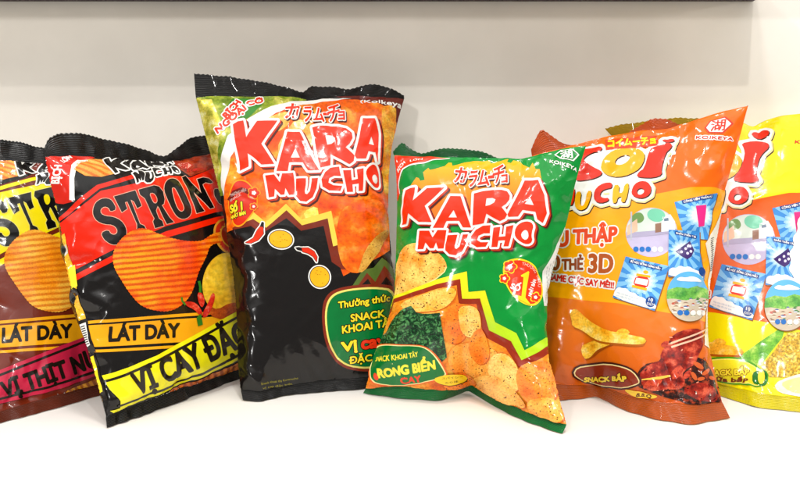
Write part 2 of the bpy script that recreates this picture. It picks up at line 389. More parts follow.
# ------------------------------------------------------------------ materials
def lin(c):
    c = np.array(c, float) / 255; return tuple(np.where(c <= .04045, c / 12.92, ((c + .055) / 1.055) ** 2.4)) + (1.0,)
_m = {}
def nd(nt, kind, **kw):
    n = nt.nodes.new(kind)
    for k, v in kw.items():
        if k in n.inputs: n.inputs[k].default_value = v
        else: setattr(n, k, v)
    return n
def film(name, kind='flat', c=(200, 200, 200), c2=None, c3=None, rough=.15, sc=1.0, rot=0., metal=0., ribs=0.):
    """printed glossy film.  kinds: flat, mottle (two or three inks in clouds), ridged (crinkle cut chip), speck (chip with flecks), leafy"""
    key = (name, kind, c, c2, c3, rough, sc, rot, metal, ribs)
    if key in _m: return _m[key]
    m = bpy.data.materials.new(name); m.use_nodes = True; nt = m.node_tree; p = nt.nodes['Principled BSDF']; L = nt.links.new
    p.inputs['Roughness'].default_value = rough; p.inputs['Metallic'].default_value = metal; p.inputs['Specular IOR Level'].default_value = .36
    p.inputs['Coat Weight'].default_value = .08; p.inputs['Coat Roughness'].default_value = .06
    uv = nd(nt, 'ShaderNodeUVMap'); uv.uv_map = 'print'
    oc = nd(nt, 'ShaderNodeTexCoord')
    def noise(scale, det=3, src=None, rough_=.55):
        n = nd(nt, 'ShaderNodeTexNoise'); n.inputs['Scale'].default_value = scale; n.inputs['Detail'].default_value = det; n.inputs['Roughness'].default_value = rough_
        L(src or uv.outputs[0], n.inputs['Vector']); return n
    def ramp(src, stops):
        r = nd(nt, 'ShaderNodeValToRGB'); e = r.color_ramp.elements
        while len(e) < len(stops): e.new(.5)
        for q, (x, col) in zip(e, stops): q.position = x; q.color = lin(col)
        L(src, r.inputs[0]); return r
    def mix(a, b, f, mode='MIX'):
        x = nd(nt, 'ShaderNodeMix'); x.data_type = 'RGBA'; x.blend_type = mode
        for s, t in ((a, 6), (b, 7)):
            if isinstance(s, tuple): x.inputs[t].default_value = s
            else: L(s, x.inputs[t])
        if isinstance(f, float): x.inputs[0].default_value = f
        else: L(f, x.inputs[0])
        return x.outputs[2]
    c2 = c2 or c; c3 = c3 or c2
    if kind == 'flat':
        n = noise(3.0 * sc, 2); a = tuple(int(v * .93) for v in c); col = ramp(n.outputs[0], [(.35, a), (.65, c)]).outputs[0]
    elif kind == 'mottle':
        n = noise(9 * sc, 5); col = ramp(n.outputs[0], [(.34, c), (.52, c2), (.66, c3)]).outputs[0]
        n2 = noise(60 * sc, 3); col = mix(col, ramp(n2.outputs[0], [(.35, (150, 150, 150)), (.6, (255, 255, 255))]).outputs[0], .45, 'MULTIPLY')
    elif kind == 'ridged':
        mp = nd(nt, 'ShaderNodeMapping'); mp.inputs['Rotation'].default_value = (0, 0, math.radians(rot)); L(uv.outputs[0], mp.inputs[0])
        w = nd(nt, 'ShaderNodeTexWave'); w.wave_type = 'BANDS'; w.bands_direction = 'Y'; w.inputs['Scale'].default_value = 5.7 * sc
        w.inputs['Distortion'].default_value = 2.2; w.inputs['Detail'].default_value = 2.5; w.inputs['Detail Scale'].default_value = .45; L(mp.outputs[0], w.inputs[0])
        base = ramp(noise(2.4, 3).outputs[0], [(.38, c), (.6, c2)]).outputs[0]
        lo = mix(base, lin(c3), .78); cr = ramp(w.outputs['Color'], [(.15, (0, 0, 0)), (.75, (255, 255, 255))]); 
        col = mix(lo, base, cr.outputs[0]); n2 = noise(70, 4); col = mix(col, ramp(n2.outputs[0], [(.35, (165, 120, 90)), (.58, (255, 255, 255))]).outputs[0], .38, 'MULTIPLY')
    elif kind == 'speck':
        base = ramp(noise(6 * sc, 4).outputs[0], [(.33, c), (.6, c2)]).outputs[0]
        n2 = noise(55, 3); base = mix(base, ramp(n2.outputs[0], [(.35, (190, 150, 110)), (.55, (255, 255, 255))]).outputs[0], .5, 'MULTIPLY')
        v = nd(nt, 'ShaderNodeTexVoronoi'); v.inputs['Scale'].default_value = 34; L(uv.outputs[0], v.inputs['Vector'])
        n3 = noise(14, 2); th = nd(nt, 'ShaderNodeMath', operation='MULTIPLY_ADD'); L(n3.outputs[0], th.inputs[0]); th.inputs[1].default_value = .62; th.inputs[2].default_value = -.14
        f = nd(nt, 'ShaderNodeMath', operation='LESS_THAN'); L(v.outputs['Distance'], f.inputs[0]); L(th.outputs[0], f.inputs[1])
        col = mix(base, lin(c3), f.outputs[0])
    elif kind == 'leafy':
        v = nd(nt, 'ShaderNodeTexVoronoi'); v.feature = 'DISTANCE_TO_EDGE'; v.inputs['Scale'].default_value = 22 * sc
        n = noise(12, 4); mpv = nd(nt, 'ShaderNodeVectorMath', operation='MULTIPLY_ADD'); L(n.outputs['Color'], mpv.inputs[0]); mpv.inputs[1].default_value = (.25, .25, 0); L(uv.outputs[0], mpv.inputs[2]); L(mpv.outputs[0], v.inputs['Vector'])
        col = ramp(v.outputs['Distance'], [(.0, c3), (.09, c), (.3, c2)]).outputs[0]
        n2 = noise(40, 4); col = mix(col, ramp(n2.outputs[0], [(.38, (60, 60, 60)), (.62, (255, 255, 255))]).outputs[0], .7, 'MULTIPLY')
    elif kind == 'fade':                                 # ink that runs from c (top of the bag) to c2 lower down
        sp = nd(nt, 'ShaderNodeSeparateXYZ'); L(uv.outputs[0], sp.inputs[0]); mr = nd(nt, 'ShaderNodeMapRange'); L(sp.outputs[1], mr.inputs[0])
        mr.inputs[1].default_value = -rot / 100; mr.inputs[2].default_value = -sc / 100
        col = ramp(mr.outputs[0], [(0, c), (1, c2)]).outputs[0]
    L(col, p.inputs['Base Color'])
    n = noise(60, 3, oc.outputs['Object'], .5); n2 = noise(420, 2, oc.outputs['Object']); ad = nd(nt, 'ShaderNodeMath', operation='MULTIPLY_ADD'); L(n2.outputs[0], ad.inputs[0]); ad.inputs[1].default_value = .05; L(n.outputs[0], ad.inputs[2])
    bp = nd(nt, 'ShaderNodeBump'); bp.inputs['Strength'].default_value = .5; bp.inputs['Distance'].default_value = .0006; L(ad.outputs[0], bp.inputs['Height']); last = bp
    # crumpled film: faceted dents, stronger towards the seals and sides
    st = nd(nt, 'ShaderNodeUVMap'); st.uv_map = 'sheet'; sx = nd(nt, 'ShaderNodeSeparateXYZ'); L(st.outputs[0], sx.inputs[0])
    def M(op, a, b_=None):
        x = nd(nt, 'ShaderNodeMath', operation=op)
        for k_, v_ in enumerate((a, b_)):
            if v_ is None: continue
            if isinstance(v_, (int, float)): x.inputs[k_].default_value = v_
            else: L(v_, x.inputs[k_])
        return x.outputs[0]
    ex = M('ABSOLUTE', M('SUBTRACT', sx.outputs[0], .5)); ey = M('ABSOLUTE', M('SUBTRACT', sx.outputs[1], .5)); ed = M('MAXIMUM', ex, ey)
    mr = nd(nt, 'ShaderNodeMapRange'); L(ed, mr.inputs[0]); mr.inputs[1].default_value = .26; mr.inputs[2].default_value = .5; mr.inputs[3].default_value = .3; mr.inputs[4].default_value = 1.0
    big = noise(17, 1, oc.outputs['Object']); bm_ = nd(nt, 'ShaderNodeMapRange'); L(big.outputs[0], bm_.inputs[0]); bm_.inputs[1].default_value = .42; bm_.inputs[2].default_value = .62
    wn = noise(38, 2, oc.outputs['Object']); wv = nd(nt, 'ShaderNodeVectorMath', operation='MULTIPLY_ADD'); L(wn.outputs['Color'], wv.inputs[0]); wv.inputs[1].default_value = (.02, .02, .02); L(oc.outputs['Object'], wv.inputs[2])
    vo = nd(nt, 'ShaderNodeTexVoronoi'); vo.feature = 'F1'; vo.inputs['Scale'].default_value = 62; L(wv.outputs[0], vo.inputs['Vector'])
    hh = M('MULTIPLY', M('MULTIPLY', vo.outputs['Distance'], mr.outputs[0]), M('ADD', M('MULTIPLY', bm_.outputs[0], .75), .25))
    b3_ = nd(nt, 'ShaderNodeBump'); b3_.inputs['Strength'].default_value = .8; b3_.inputs['Distance'].default_value = .0030; L(hh, b3_.inputs['Height']); L(bp.outputs[0], b3_.inputs['Normal']); last = b3_
    if ribs:
        st = nd(nt, 'ShaderNodeUVMap'); st.uv_map = 'sheet'; w = nd(nt, 'ShaderNodeTexWave'); w.bands_direction = 'Y'; w.inputs['Scale'].default_value = ribs; w.inputs['Distortion'].default_value = .3; L(st.outputs[0], w.inputs[0])
        b2 = nd(nt, 'ShaderNodeBump'); b2.inputs['Strength'].default_value = .7; b2.inputs['Distance'].default_value = .0006; L(w.outputs['Fac'], b2.inputs['Height']); L(last.outputs[0], b2.inputs['Normal']); last = b2
    L(last.outputs[0], p.inputs['Normal'])
    _m[key] = m; return m

# ------------------------------------------------------------------ putting artwork on a bag
class Sheet:
    """collects the printed shapes of one bag, part by part"""
    def __init__(s, mp=None): s.items = []; s.mp = mp
    def add(s, part, z, mat, rings, nz=False, off=0., shift=(0, 0), sm=0, mp=True):
        if not isinstance(rings, list) or (len(rings) and np.ndim(rings[0]) == 1): rings = [np.asarray(rings, float)]
        rings = [np.asarray(r, float) for r in rings]
        if sm: rings = [smooth_ring(r, sm) for r in rings]
        if s.mp and mp: rings = [s.mp(dense(r, 3.0)) for r in rings]
        if off: rings = offset(rings, off); nz = False
        if shift != (0, 0): rings = [r + np.array(shift) for r in rings]
        s.items.append((part, z, mat, rings, nz)); return rings
def triangulate(rings, nz, pitch=1.55):
    rings = [dense(r, pitch * .9) for r in rings if len(r) > 2]
    P = np.concatenate(rings); E = []; k = 0
    for r in rings: n = len(r); E += [(k + i, k + (i + 1) % n) for i in range(n)]; k += n
    x0, y0 = P.min(0); x1, y1 = P.max(0)
    X, Y = np.meshgrid(np.arange(x0 + pitch * .5, x1, pitch), np.arange(y0 + pitch * .5, y1, pitch)); X[1::2] += pitch * .5
    G = np.stack([X.ravel(), Y.ravel()], -1)
    if len(G):
        w = wind(rings, G); G = G[(w != 0) if nz else (w % 2 != 0)]
    vs = [Vector(v) for v in np.r_[P, G]] if len(G) else [Vector(v) for v in P]
    V, _, F, _, _, _ = geometry.delaunay_2d_cdt(vs, E, [], 0, 1e-5)
    V = np.array([v[:] for v in V]); F = np.array([f for f in F if len(f) == 3])
    if not len(F): return V, F
    c = V[F].mean(1); w = wind(rings, c); return V, F[(w != 0) if nz else (w % 2 != 0)]
def link_mesh(name, V, F, mats, mi, uv, sheet, N, parent):
    me = bpy.data.meshes.new(name); me.from_pydata(V.tolist(), [], F.tolist() if isinstance(F, np.ndarray) else F)
    for m in mats: me.materials.append(m)
    me.polygons.foreach_set('material_index', np.asarray(mi, dtype=np.int32))
    li = np.zeros(len(me.loops), dtype=np.int32); me.loops.foreach_get('vertex_index', li)
    for nm, a in (('print', uv), ('sheet', sheet)):
        l = me.uv_layers.new(name=nm); l.data.foreach_set('uv', np.asarray(a, np.float32)[li].ravel())
    me.polygons.foreach_set('use_smooth', np.ones(len(me.polygons), bool))
    me.normals_split_custom_set_from_vertices(N.tolist()); me.update()
    o = bpy.data.objects.new(name, me); COL.objects.link(o); o.parent = parent; return o
def print_on(b, sheet, root, inv):
    parts = {}
    for part, z, mat, rings, nz in sheet.items:
        V, F = triangulate(rings, nz)
        if not len(F): continue
        s, t = art_to_st(b, V)
        c = np.stack([s, t], -1)[F].mean(1); ok = (c[:, 0] > 0) & (c[:, 0] < 1) & (c[:, 1] > b.ib / 128) & (c[:, 1] < b.it / 128)
        s = np.clip(s, 0, 1); t = np.clip(t, b.ib / 128, b.it / 128)
        res = np.hypot(*(bil(b.amap, s, t) - V).T); ok &= (res[F].max(1) < 2.6)
        f = np.stack([s, t], -1)[F]; ar = np.abs((f[:, 1, 0] - f[:, 0, 0]) * (f[:, 2, 1] - f[:, 0, 1]) - (f[:, 2, 0] - f[:, 0, 0]) * (f[:, 1, 1] - f[:, 0, 1])); ok &= ar > 1e-9
        F = F[ok]
        if not len(F): continue
        N = bil(b.N[0], s, t); N /= np.linalg.norm(N, axis=-1, keepdims=True); P = bil(b.P[0], s, t) + N * (EPS * z)
        # faces must look outward
        n = np.cross(P[F[:, 1]] - P[F[:, 0]], P[F[:, 2]] - P[F[:, 0]]); fl = (n * N[F[:, 0]]).sum(-1) < 0; F[fl] = F[fl][:, ::-1]
        d = parts.setdefault(part, dict(V=[], F=[], mi=[], uv=[], sh=[], N=[], mats=[], n=0))
        if mat not in d['mats']: d['mats'].append(mat)
        d['V'].append(P); d['F'].append(F + d['n']); d['n'] += len(V); d['mi'].append(np.full(len(F), d['mats'].index(mat)))
        d['uv'].append(V * np.array([.01, -.01])); d['sh'].append(np.stack([s, t], -1)); d['N'].append(N)
    for part, d in parts.items():
        V = np.concatenate(d['V']); V = (np.c_[V, np.ones(len(V))] @ inv.T)[:, :3]; N = np.concatenate(d['N']) @ inv[:3, :3].T; F = np.concatenate(d['F'])
        u = np.unique(F); re = np.full(len(V), -1); re[u] = np.arange(len(u))
        link_mesh(part.split('#')[0], V[u], re[F], d['mats'], np.concatenate(d['mi']), np.concatenate(d['uv'])[u], np.concatenate(d['sh'])[u], N[u], root)
def build_bag(name, spec, seed, sheet, mats, label, cat='snack bag', group='snack bags standing in a row on the white shelf'):
    b = shape_bag(spec, seed); root = bpy.data.objects.new(name, None); COL.objects.link(root); root.empty_display_size = .02
    o = b.P[0, 0].mean(0); R = np.eye(4); R[:3, 0] = b.X; R[:3, 1] = np.cross([0, 0, 1.0], b.X); R[:3, 2] = (0, 0, 1); R[:3, 3] = (o[0], o[1], 0)
    root.matrix_world = Matrix(R.tolist()); inv = np.linalg.inv(R)
    root['label'] = label; root['category'] = cat; root['group'] = group
    nt, ns = 128, 96; tr = lambda P: (np.c_[P, np.ones(len(P))] @ inv.T)[:, :3]
    S, Tt = np.meshgrid(np.linspace(0, 1, ns + 1), np.linspace(0, 1, nt + 1))
    def part(nm, j0, j1, m, cut=False):
        V, F, U, H, N = [], [], [], [], []; n = 0; w = ns + 1
        for k in (0, 1):
            P = b.P[k, j0:j1 + 1].copy(); 
            V.append(P.reshape(-1, 3)); U.append((b.art[j0:j1 + 1] * np.array([.01, -.01])).reshape(-1, 2)); H.append(np.stack([S[j0:j1 + 1], Tt[j0:j1 + 1]], -1).reshape(-1, 2)); N.append(b.N[k, j0:j1 + 1].reshape(-1, 3))
            J, I = np.meshgrid(np.arange(j1 - j0), np.arange(ns), indexing='ij'); a = (n + J * w + I).ravel(); q = np.stack([a, a + 1, a + w + 1, a + w], -1)
            F.append(q if k == 0 else q[:, ::-1]); n += len(V[-1])
        F = np.concatenate(F); h = n // 2; r = j1 - j0 + 1
        if cut:                                           # close the cut edge of the seal
            j = 0 if j0 == 0 else (r - 1); a = j * w + np.arange(ns); q = np.stack([a, a + h, a + 1 + h, a + 1], -1); F = np.r_[F, q if j == 0 else q[:, ::-1]]
        Nn = np.concatenate(N) @ inv[:3, :3].T
        link_mesh(nm, tr(np.concatenate(V)), F, [m], np.zeros(len(F)), np.concatenate(U), np.concatenate(H), Nn, root)
    part('pouch', b.ib, b.it, mats[0]); part('bottom_seal', 0, b.ib, mats[2], True); part('top_seal', b.it, nt, mats[1], True)
    print_on(b, sheet, root, inv); return root
# ------------------------------------------------------------------ the chunky brand lettering (traced once, fitted to each bag)
a1 = lambda p: T(396, 176, 9.975, p)
a2 = lambda p: T(470, 176, 9.975, p)
a3 = lambda p: T(412, 216, 9.975, p)
a4 = lambda p: T(470, 210, 9.975, p)
KARA = [a1([(120, 150), (165, 130), (210, 125), (205, 180), (190, 255), (320, 132), (492, 125), (300, 305), (365, 465), (245, 465), (150, 378), (118, 478), (65, 490), (90, 290)]),
  [(451.1, 196.9), (461.2, 197.1), (471.3, 227.8), (463.1, 227.8), (459.6, 221.5), (447, 221.5), (444, 228.5), (433.6, 228.5)][::-1], a1([(580, 345), (528, 418), (612, 418)]),
  a2([(45, 185), (130, 162), (230, 150), (320, 150), (372, 165), (398, 205), (393, 245), (362, 285), (318, 315), (372, 388), (350, 430), (300, 455), (165, 380), (140, 475), (28, 495)]),
  a2([(168, 230), (225, 225), (260, 240), (245, 270), (200, 295), (158, 305)]),
  a2([(545, 60), (680, 55), (735, 200), (755, 380), (715, 478), (665, 440), (650, 365), (525, 345), (480, 410), (385, 412), (375, 388)]),
  a2([(600, 220), (545, 285), (635, 300)])]
MUCHO = [a3([(92, 152), (182, 152), (213, 218), (262, 145), (350, 145), (322, 328), (268, 330), (247, 270), (225, 325), (190, 325), (148, 270), (125, 335), (73, 338)]),
  a3([(360, 195), (458, 190), (428, 300), (430, 325), (448, 332), (475, 308), (510, 188), (560, 185), (538, 285), (500, 360), (440, 395), (375, 385), (337, 345), (338, 290)]),
  a4([(205, 155), (130, 160), (60, 200), (12, 265), (15, 335), (70, 370), (160, 368), (185, 322), (110, 322), (72, 300), (88, 258), (140, 235), (200, 235)]),
  a4([(235, 180), (305, 172), (290, 270), (352, 265), (362, 170), (435, 155), (405, 290), (385, 365), (335, 365), (350, 305), (285, 308), (275, 370), (215, 372)]),
  smooth_ring(a4([(500, 135), (560, 118), (610, 130), (628, 170), (612, 220), (605, 270), (613, 310), (590, 345), (540, 345), (470, 300), (442, 250), (455, 180)]), 1),
  smooth_ring(a4([(545, 200), (575, 220), (580, 280), (550, 308), (515, 285), (505, 240)]), 1)]
KARA = [dense(r, 3) for r in KARA]; MUCHO = [dense(r, 3) for r in MUCHO]
_D = [(408, 191), (444.6, 189), (426.1, 206.6), (432.6, 222.6), (420.6, 222.6), (402.5, 225.1), (407.8, 223.9), (451.1, 196.9), (461.2, 197.1), (433.6, 228.5), (444, 228.5), (471.3, 227.8), (463.1, 227.8), (454.1, 210.6),
  (474.5, 194.5), (502.1, 191), (510.1, 196.6), (501.9, 207.6), (507.3, 214.9), (472.8, 225.6), (484, 223.6), (500.1, 221.6), (524.6, 182), (538.2, 181.5), (541.7, 223.9), (545.7, 214.1), (522.6, 210.6),
  (421.2, 231.2), (419.3, 249.9), (447.1, 230.5), (444.3, 248.9), (448.1, 235.5), (468.1, 234.5), (456.1, 255.6), (490.6, 225.5), (471, 237.1), (477, 247.1), (493.6, 228), (513.6, 225.5), (491.6, 247.3), (508.6, 246.6),
  (526.1, 221.8), (526.6, 244.6), (514.3, 235.1), (533, 227)]
_C = [(233.8, 126), (277.1, 122.5), (261.6, 144.6), (274.5, 164.5), (261.5, 165), (241, 172), (249.7, 167), (287.2, 133.1), (299.7, 133.1), (276.6, 171.5), (287.6, 171.8), (319.2, 170.5), (307.6, 170.8), (295.2, 149.1),
  (312, 129), (337.1, 128), (351.6, 134.1), (345.1, 148.1), (353.8, 156.1), (320.5, 168), (330, 166), (349, 165), (362.1, 120), (373.2, 120.5), (376, 162), (376.2, 152), (367, 152),
  (265.5, 176), (269, 198), (293.6, 173), (294.6, 195), (296.3, 179), (318.2, 178.5), (306.1, 202.1), (339, 167), (321, 180), (329, 191), (342.6, 171), (362.1, 169.5), (346.6, 192.6), (361.6, 191.6),
  (372.1, 164.5), (374.6, 188.6), (364.6, 176), (378.1, 174)]
to_C = tps(_D, _C, 12)
_Bd = [(408, 191), (402.5, 225.1), (432.6, 222.6), (433.6, 228.5), (451.1, 196.9), (471.3, 227.8), (474.5, 194.5), (538.2, 181.5), (541.7, 223.9), (421.2, 231.2), (419.3, 249.9), (447.1, 230.5), (444.3, 248.9),
  (448.1, 235.5), (468.1, 234.5), (456.1, 255.6), (490.6, 225.5), (471, 237.1), (477, 247.1), (493.6, 228), (508.6, 246.6), (526.1, 221.8), (533, 227), (526.6, 244.6)]
_Bb = [(105, 158), (114, 175.5), (128.3, 171.5), (133, 172.5), (135, 159), (148.5, 169), (147, 156), (172, 150), (175, 162), (131.4, 175.6), (135.7, 184.7), (141, 172.5), (142.3, 182.1),
  (144.1, 174.2), (151.9, 173.4), (148.9, 184.3), (158.9, 168.6), (153.7, 174.2), (155.9, 178.6), (161.6, 169.4), (170.7, 175.6), (172.5, 166.4), (177.7, 171.6), (177, 175)]
to_B = tps(_Bd, _Bb, 12)
WHITE = (245, 242, 235)
def logo(S, f, ink=(244, 46, 2), back=(200, 48, 14), dark=(75, 18, 10), w=2.5, sh=(2.0, 1.7), kata=None, z=4):
    W = film('white_ink', c=WHITE); R = film('red_ink', c=ink)
    K = [f(r) for r in KARA]; M = [f(r) for r in MUCHO]
    k_ = dict(mp=False)
    S.add('brand_lettering', z, film('dark_ink', c=dark), K + M, nz=True, off=w, shift=(sh[0] + .9, sh[1] + .8), **k_)
    if back: S.add('brand_lettering', z + 1, film('deep_red_ink', c=back), K + M, nz=True, off=w, shift=(sh[0] * .72, sh[1] * .7), **k_)
    S.add('brand_lettering', z + 2, W, K, off=w, **k_); S.add('brand_lettering', z + 3, W, M, off=w * .85, **k_)
    S.add('brand_lettering', z + 4, R, K, **k_); S.add('brand_lettering', z + 4.1, R, M, **k_)
    for ch, q in (kata or []):
        t = text(ch, *[np.array(v, float) for v in q])
        S.add('brand_lettering', z + .2, film('dark_ink', c=dark), t, nz=True, off=1.5, shift=(1.0, 1.1), **k_)
        S.add('brand_lettering', z + 2.2, W, t, nz=True, off=1.45, **k_)
    for ch, q in (kata or []):
        S.add('brand_lettering', z + 4.3, R, text(ch, *[np.array(v, float) for v in q]), nz=True, off=.42, **k_)
def emblem(S, hexa, g, name_q, fill=None, ink=WHITE, z=2, part='maker_emblem', halo=None):
    h = np.asarray(hexa, float); c = h.mean(0)
    if fill: S.add(part, z, film('white_ink', c=fill), h)
    S.add(part, z + 1, film('emblem_ink', c=ink), [h, (c + (h - c) * .86)[::-1]])
    S.add(part, z + 1.2, film('emblem_ink', c=ink), text('湖', *g), nz=True, off=.22)
    t = text('KOIKEYA', *name_q)
    if halo: S.add(part, z, film('white_ink', c=halo), t, nz=True, off=1.0)
    S.add(part, z + 1, film('emblem_ink', c=ink), t, nz=True, off=.16)
# ------------------------------------------------------------------ chip pictures, peppers, potatoes
def orange_chips(nm='chip_ink'): return film(nm, 'mottle', (214, 84, 10), (248, 138, 22), (255, 190, 70), sc=.8)
def art_green():
    S = Sheet(); G = (0, 140, 50)
    S.add('pouch_print', 1, film('orange_flame_ink', 'fade', (255, 176, 20), (250, 112, 8), sc=208, rot=160),
      [(404, 190), (411, 188), (417.7, 178.5), (420.1, 179.3), (421.4, 182), (425.7, 180.9), (424.1, 173.7), (426.5, 171.3), (428.9, 169.2), (430.5, 171.3), (436, 170.5), (445, 167.3), (448.2, 162.5), (451.4, 162.5),
       (452.2, 166.5), (457, 164.9), (471.5, 161.7), (479.5, 160.9), (489, 158.9), (490.5, 162.2), (493, 162), (497, 160.5), (508.9, 159.3), (507.3, 163.3), (511.3, 164), (513.7, 160), (520, 160.9), (523.3, 165.7),
       (529.7, 169.7), (532.9, 164), (535.4, 170.5), (539.4, 170.5), (540.2, 175.3), (542, 185), (541, 205), (530, 214), (500, 217), (460, 219), (430, 218), (412, 205)])
    S.add('corner_flash', 1, film('red_ink', c=(236, 52, 10)), [(390, 150), (420, 155), (448, 156.5), (436, 158.6), (424.9, 163.3), (410.5, 166.5), (404, 169.7), (400, 177), (399, 187), (400.5, 193), (396, 200), (388, 196)])
    S.add('corner_flash', 2, film('white_ink', c=WHITE), stroke([(449, 156.6), (436.2, 158.7), (425, 163.3), (410.5, 166.5), (404.2, 169.7), (400.2, 177), (399, 187), (400.6, 193.5)], [.6, 1.1, 1.4, 1.5, 1.6, 1.6, 1.4, .8]))
    S.add('size_lettering#1', 2, film('white_ink', c=WHITE), text('BỊCH', (398.5, 172.5), (406, 163.5), (404, 161.2), (396.6, 169)), nz=True, off=.12)
    S.add('size_lettering#2', 2, film('white_ink', c=WHITE), text('LỚN', (410.5, 162.3), (422.5, 159.6), (422, 157.6), (410, 160)), nz=True, off=.1)
    S.add('chip_picture#a', 1, film('speckled_chip_ink', 'speck', (250, 150, 40), (255, 206, 105), (70, 45, 15)), [(394, 266), (397, 255), (403, 248.5), (411, 244), (420, 243), (432, 248), (443, 257), (447, 265), (445.5, 271), (438, 278), (428, 284), (415, 290), (406, 296), (399, 299.5), (394, 292)], sm=1)
    S.add('chip_picture#a', 1.6, film('chip_edge_ink', c=(255, 222, 150)), stroke([(446.5, 267), (444.5, 272), (437, 278.5), (428, 284), (415, 290), (406, 296), (400, 299)], 1.0))
    lime = [(384, 312), (396, 296), (410, 291), (436, 280), (466.6, 271.3), (468.7, 291.6), (485.4, 290.4), (495, 322), (516, 333), (524, 350), (546, 338), (566, 340), (580, 440), (360, 440), (360, 380)]
    S.add('snack_picture', 2, film('lime_ink', 'fade', (250, 226, 30), (176, 214, 30), sc=325, rot=275), lime)
    brown = [(384, 316), (396, 299), (437, 284.5), (460.2, 279), (462.4, 298.4), (480.5, 298.2), (489, 330), (511, 341), (521, 360), (548, 347), (570, 350), (580, 440), (360, 440), (360, 380)]
    S.add('snack_picture', 3, film('maroon_ink', c=(150, 42, 14)), brown)
    pic = [(384, 320), (396, 303), (438, 289), (457, 285.4), (459, 303.5), (477, 303.5), (484, 336), (506, 348), (519, 368), (548, 355), (572, 358), (580, 440), (360, 440), (360, 380)]
    S.add('snack_picture', 4, film('picture_ink', 'mottle', (226, 96, 16), (250, 150, 34), (255, 196, 84), sc=.5), pic)
    sp = lambda a, b: film('speckled_chip_ink', 'speck', a, b, (80, 48, 14)); ce = film('chip_edge_ink', c=(255, 218, 140))
    for z, a, b, pg in ((5.00, (252, 176, 50), (255, 212, 110), [(399, 303), (438, 290), (456, 287), (457, 296), (446, 308), (430, 312), (408, 312)]),
        (5.90, (240, 110, 22), (252, 140, 40), [(447, 309), (458, 300), (470, 312), (468, 336), (452, 346), (444, 332)]),
        (6.80, (252, 182, 60), (255, 216, 120), [(458, 305), (478, 305), (482, 322), (480, 338), (462, 335), (458, 320)]),
        (7.70, (246, 140, 34), (254, 184, 80), [(446, 352), (462, 340), (486, 345), (500, 352), (498, 372), (478, 380), (452, 374)]),
        (8.60, (236, 104, 20), (250, 150, 50), [(466, 345), (480, 324), (488, 338), (492, 358), (480, 366)]),
        (9.50, (252, 176, 60), (255, 214, 120), [(492, 354), (508, 352), (522, 372), (520, 392), (500, 388), (488, 372)]),
        (10.40, (236, 110, 26), (252, 160, 60), [(516, 366), (545, 358), (560, 380), (556, 402), (530, 404), (518, 388)]),
        (11.30, (250, 156, 50), (255, 200, 96), [(470, 376), (496, 372), (520, 392), (530, 410), (500, 404), (480, 396)]),
        (12.20, (240, 112, 24), (252, 150, 50), [(446, 372), (470, 370), (480, 386), (462, 392), (440, 390)]),
        (13.10, (248, 140, 30), (255, 190, 80), [(530, 396), (556, 398), (566, 424), (545, 420), (528, 410)])):
        S.add('chip_picture#%g' % z, z - .4, film('chip_shadow_ink', c=(206, 92, 16)), pg, sm=2, shift=(.7, 1.0)); S.add('chip_picture#%g' % z, z, sp(a, b), pg, sm=2)  # shadow put into the print: darker orange copy shifted behind each chip
    S.add('seaweed_picture', 14, film('seaweed_ink', 'leafy', (24, 84, 40), (92, 160, 92), (8, 34, 18), sc=.75), [(388, 334), (393, 325), (397.5, 316), (404, 311), (413, 306), (417.5, 312.5), (424, 314), (432, 314), (440.5, 313), (442, 326), (444, 340), (446.5, 356), (440, 362), (420, 352), (400, 346), (380, 345), (384, 336)])
    lab = np.array([(370, 352), (377, 345), (395, 343.5), (414, 344), (426, 345), (437, 353), (447, 370), (447, 374), (434, 379), (404, 385.5), (386, 385), (368, 380)])
    c = lab.mean(0); sc_ = lambda k: c + (lab - c) * k
    S.add('flavour_label', 15, film('orange_ink', c=(238, 92, 20)), lab, sm=2); S.add('flavour_label', 15.6, film('cream_ink', c=(250, 236, 160)), sc_(.955), sm=2); S.add('flavour_label', 16.2, film('green_ink', c=(0, 112, 46)), sc_(.915), sm=2)
    Y = film('yellow_ink', c=(240, 226, 60)); kw = dict(nz=True)
    S.add('flavour_label', 16.9, Y, text('SNACK KHOAI TÂY', (377.5, 362.5), (420.3, 355.5), (419.5, 351), (377.5, 358)), off=.18, **kw)
    S.add('flavour_label', 16.9, Y, text('RONG BIỂN', (381.5, 375.8), (436, 367), (435, 359), (381, 368.5)), off=.62, **kw)
    S.add('flavour_label', 16.9, film('red_ink', c=(230, 62, 24)), text('CAY', (402.5, 381.8), (422, 379), (421.5, 373.2), (402, 375.6)), off=.4, **kw)
    S.add('flavour_label', 17, film('red_ink', c=(230, 62, 24)), smooth_ring([(376.5, 376), (378, 372), (381, 373.5), (381.5, 377), (379, 379)]))
    loz = [(433.5, 376), (442, 372.8), (455, 371.5), (467.5, 373.5), (463, 379.5), (452, 383.5), (443, 384), (437, 381)]
    S.add('flavour_label', 16.6, film('dark_ink', c=(90, 50, 10)), loz, sm=1, shift=(.7, .9)); S.add('flavour_label', 17, film('yellow_ink', c=(250, 214, 30)), loz, sm=1)
    S.add('flavour_label', 17.6, film('dark_ink', c=(80, 60, 20)), text('スパイシー', (441, 377.2), (461, 375), (460.6, 372.8), (441, 375)), **kw)
    S.add('flavour_label', 17.6, film('dark_ink', c=(80, 60, 20)), text('のり味', (444, 382), (456, 380.4), (456, 377.9), (444, 379.6)), **kw)
    # award badge
    bd = np.array([(504, 262), (512, 259), (520, 258.5), (530, 262), (537, 270), (540.5, 282), (541.5, 293), (539, 301), (533, 306.5), (524, 305), (513, 297), (506, 286), (502.5, 274)])
    fl = [(510, 266.8, 6.2), (504.4, 278.6, 4.6), (533.8, 297.4, 4.6)]
    Yb = film('badge_yellow_ink', c=(252, 214, 30)); Rb = film('red_ink', c=(228, 52, 18))
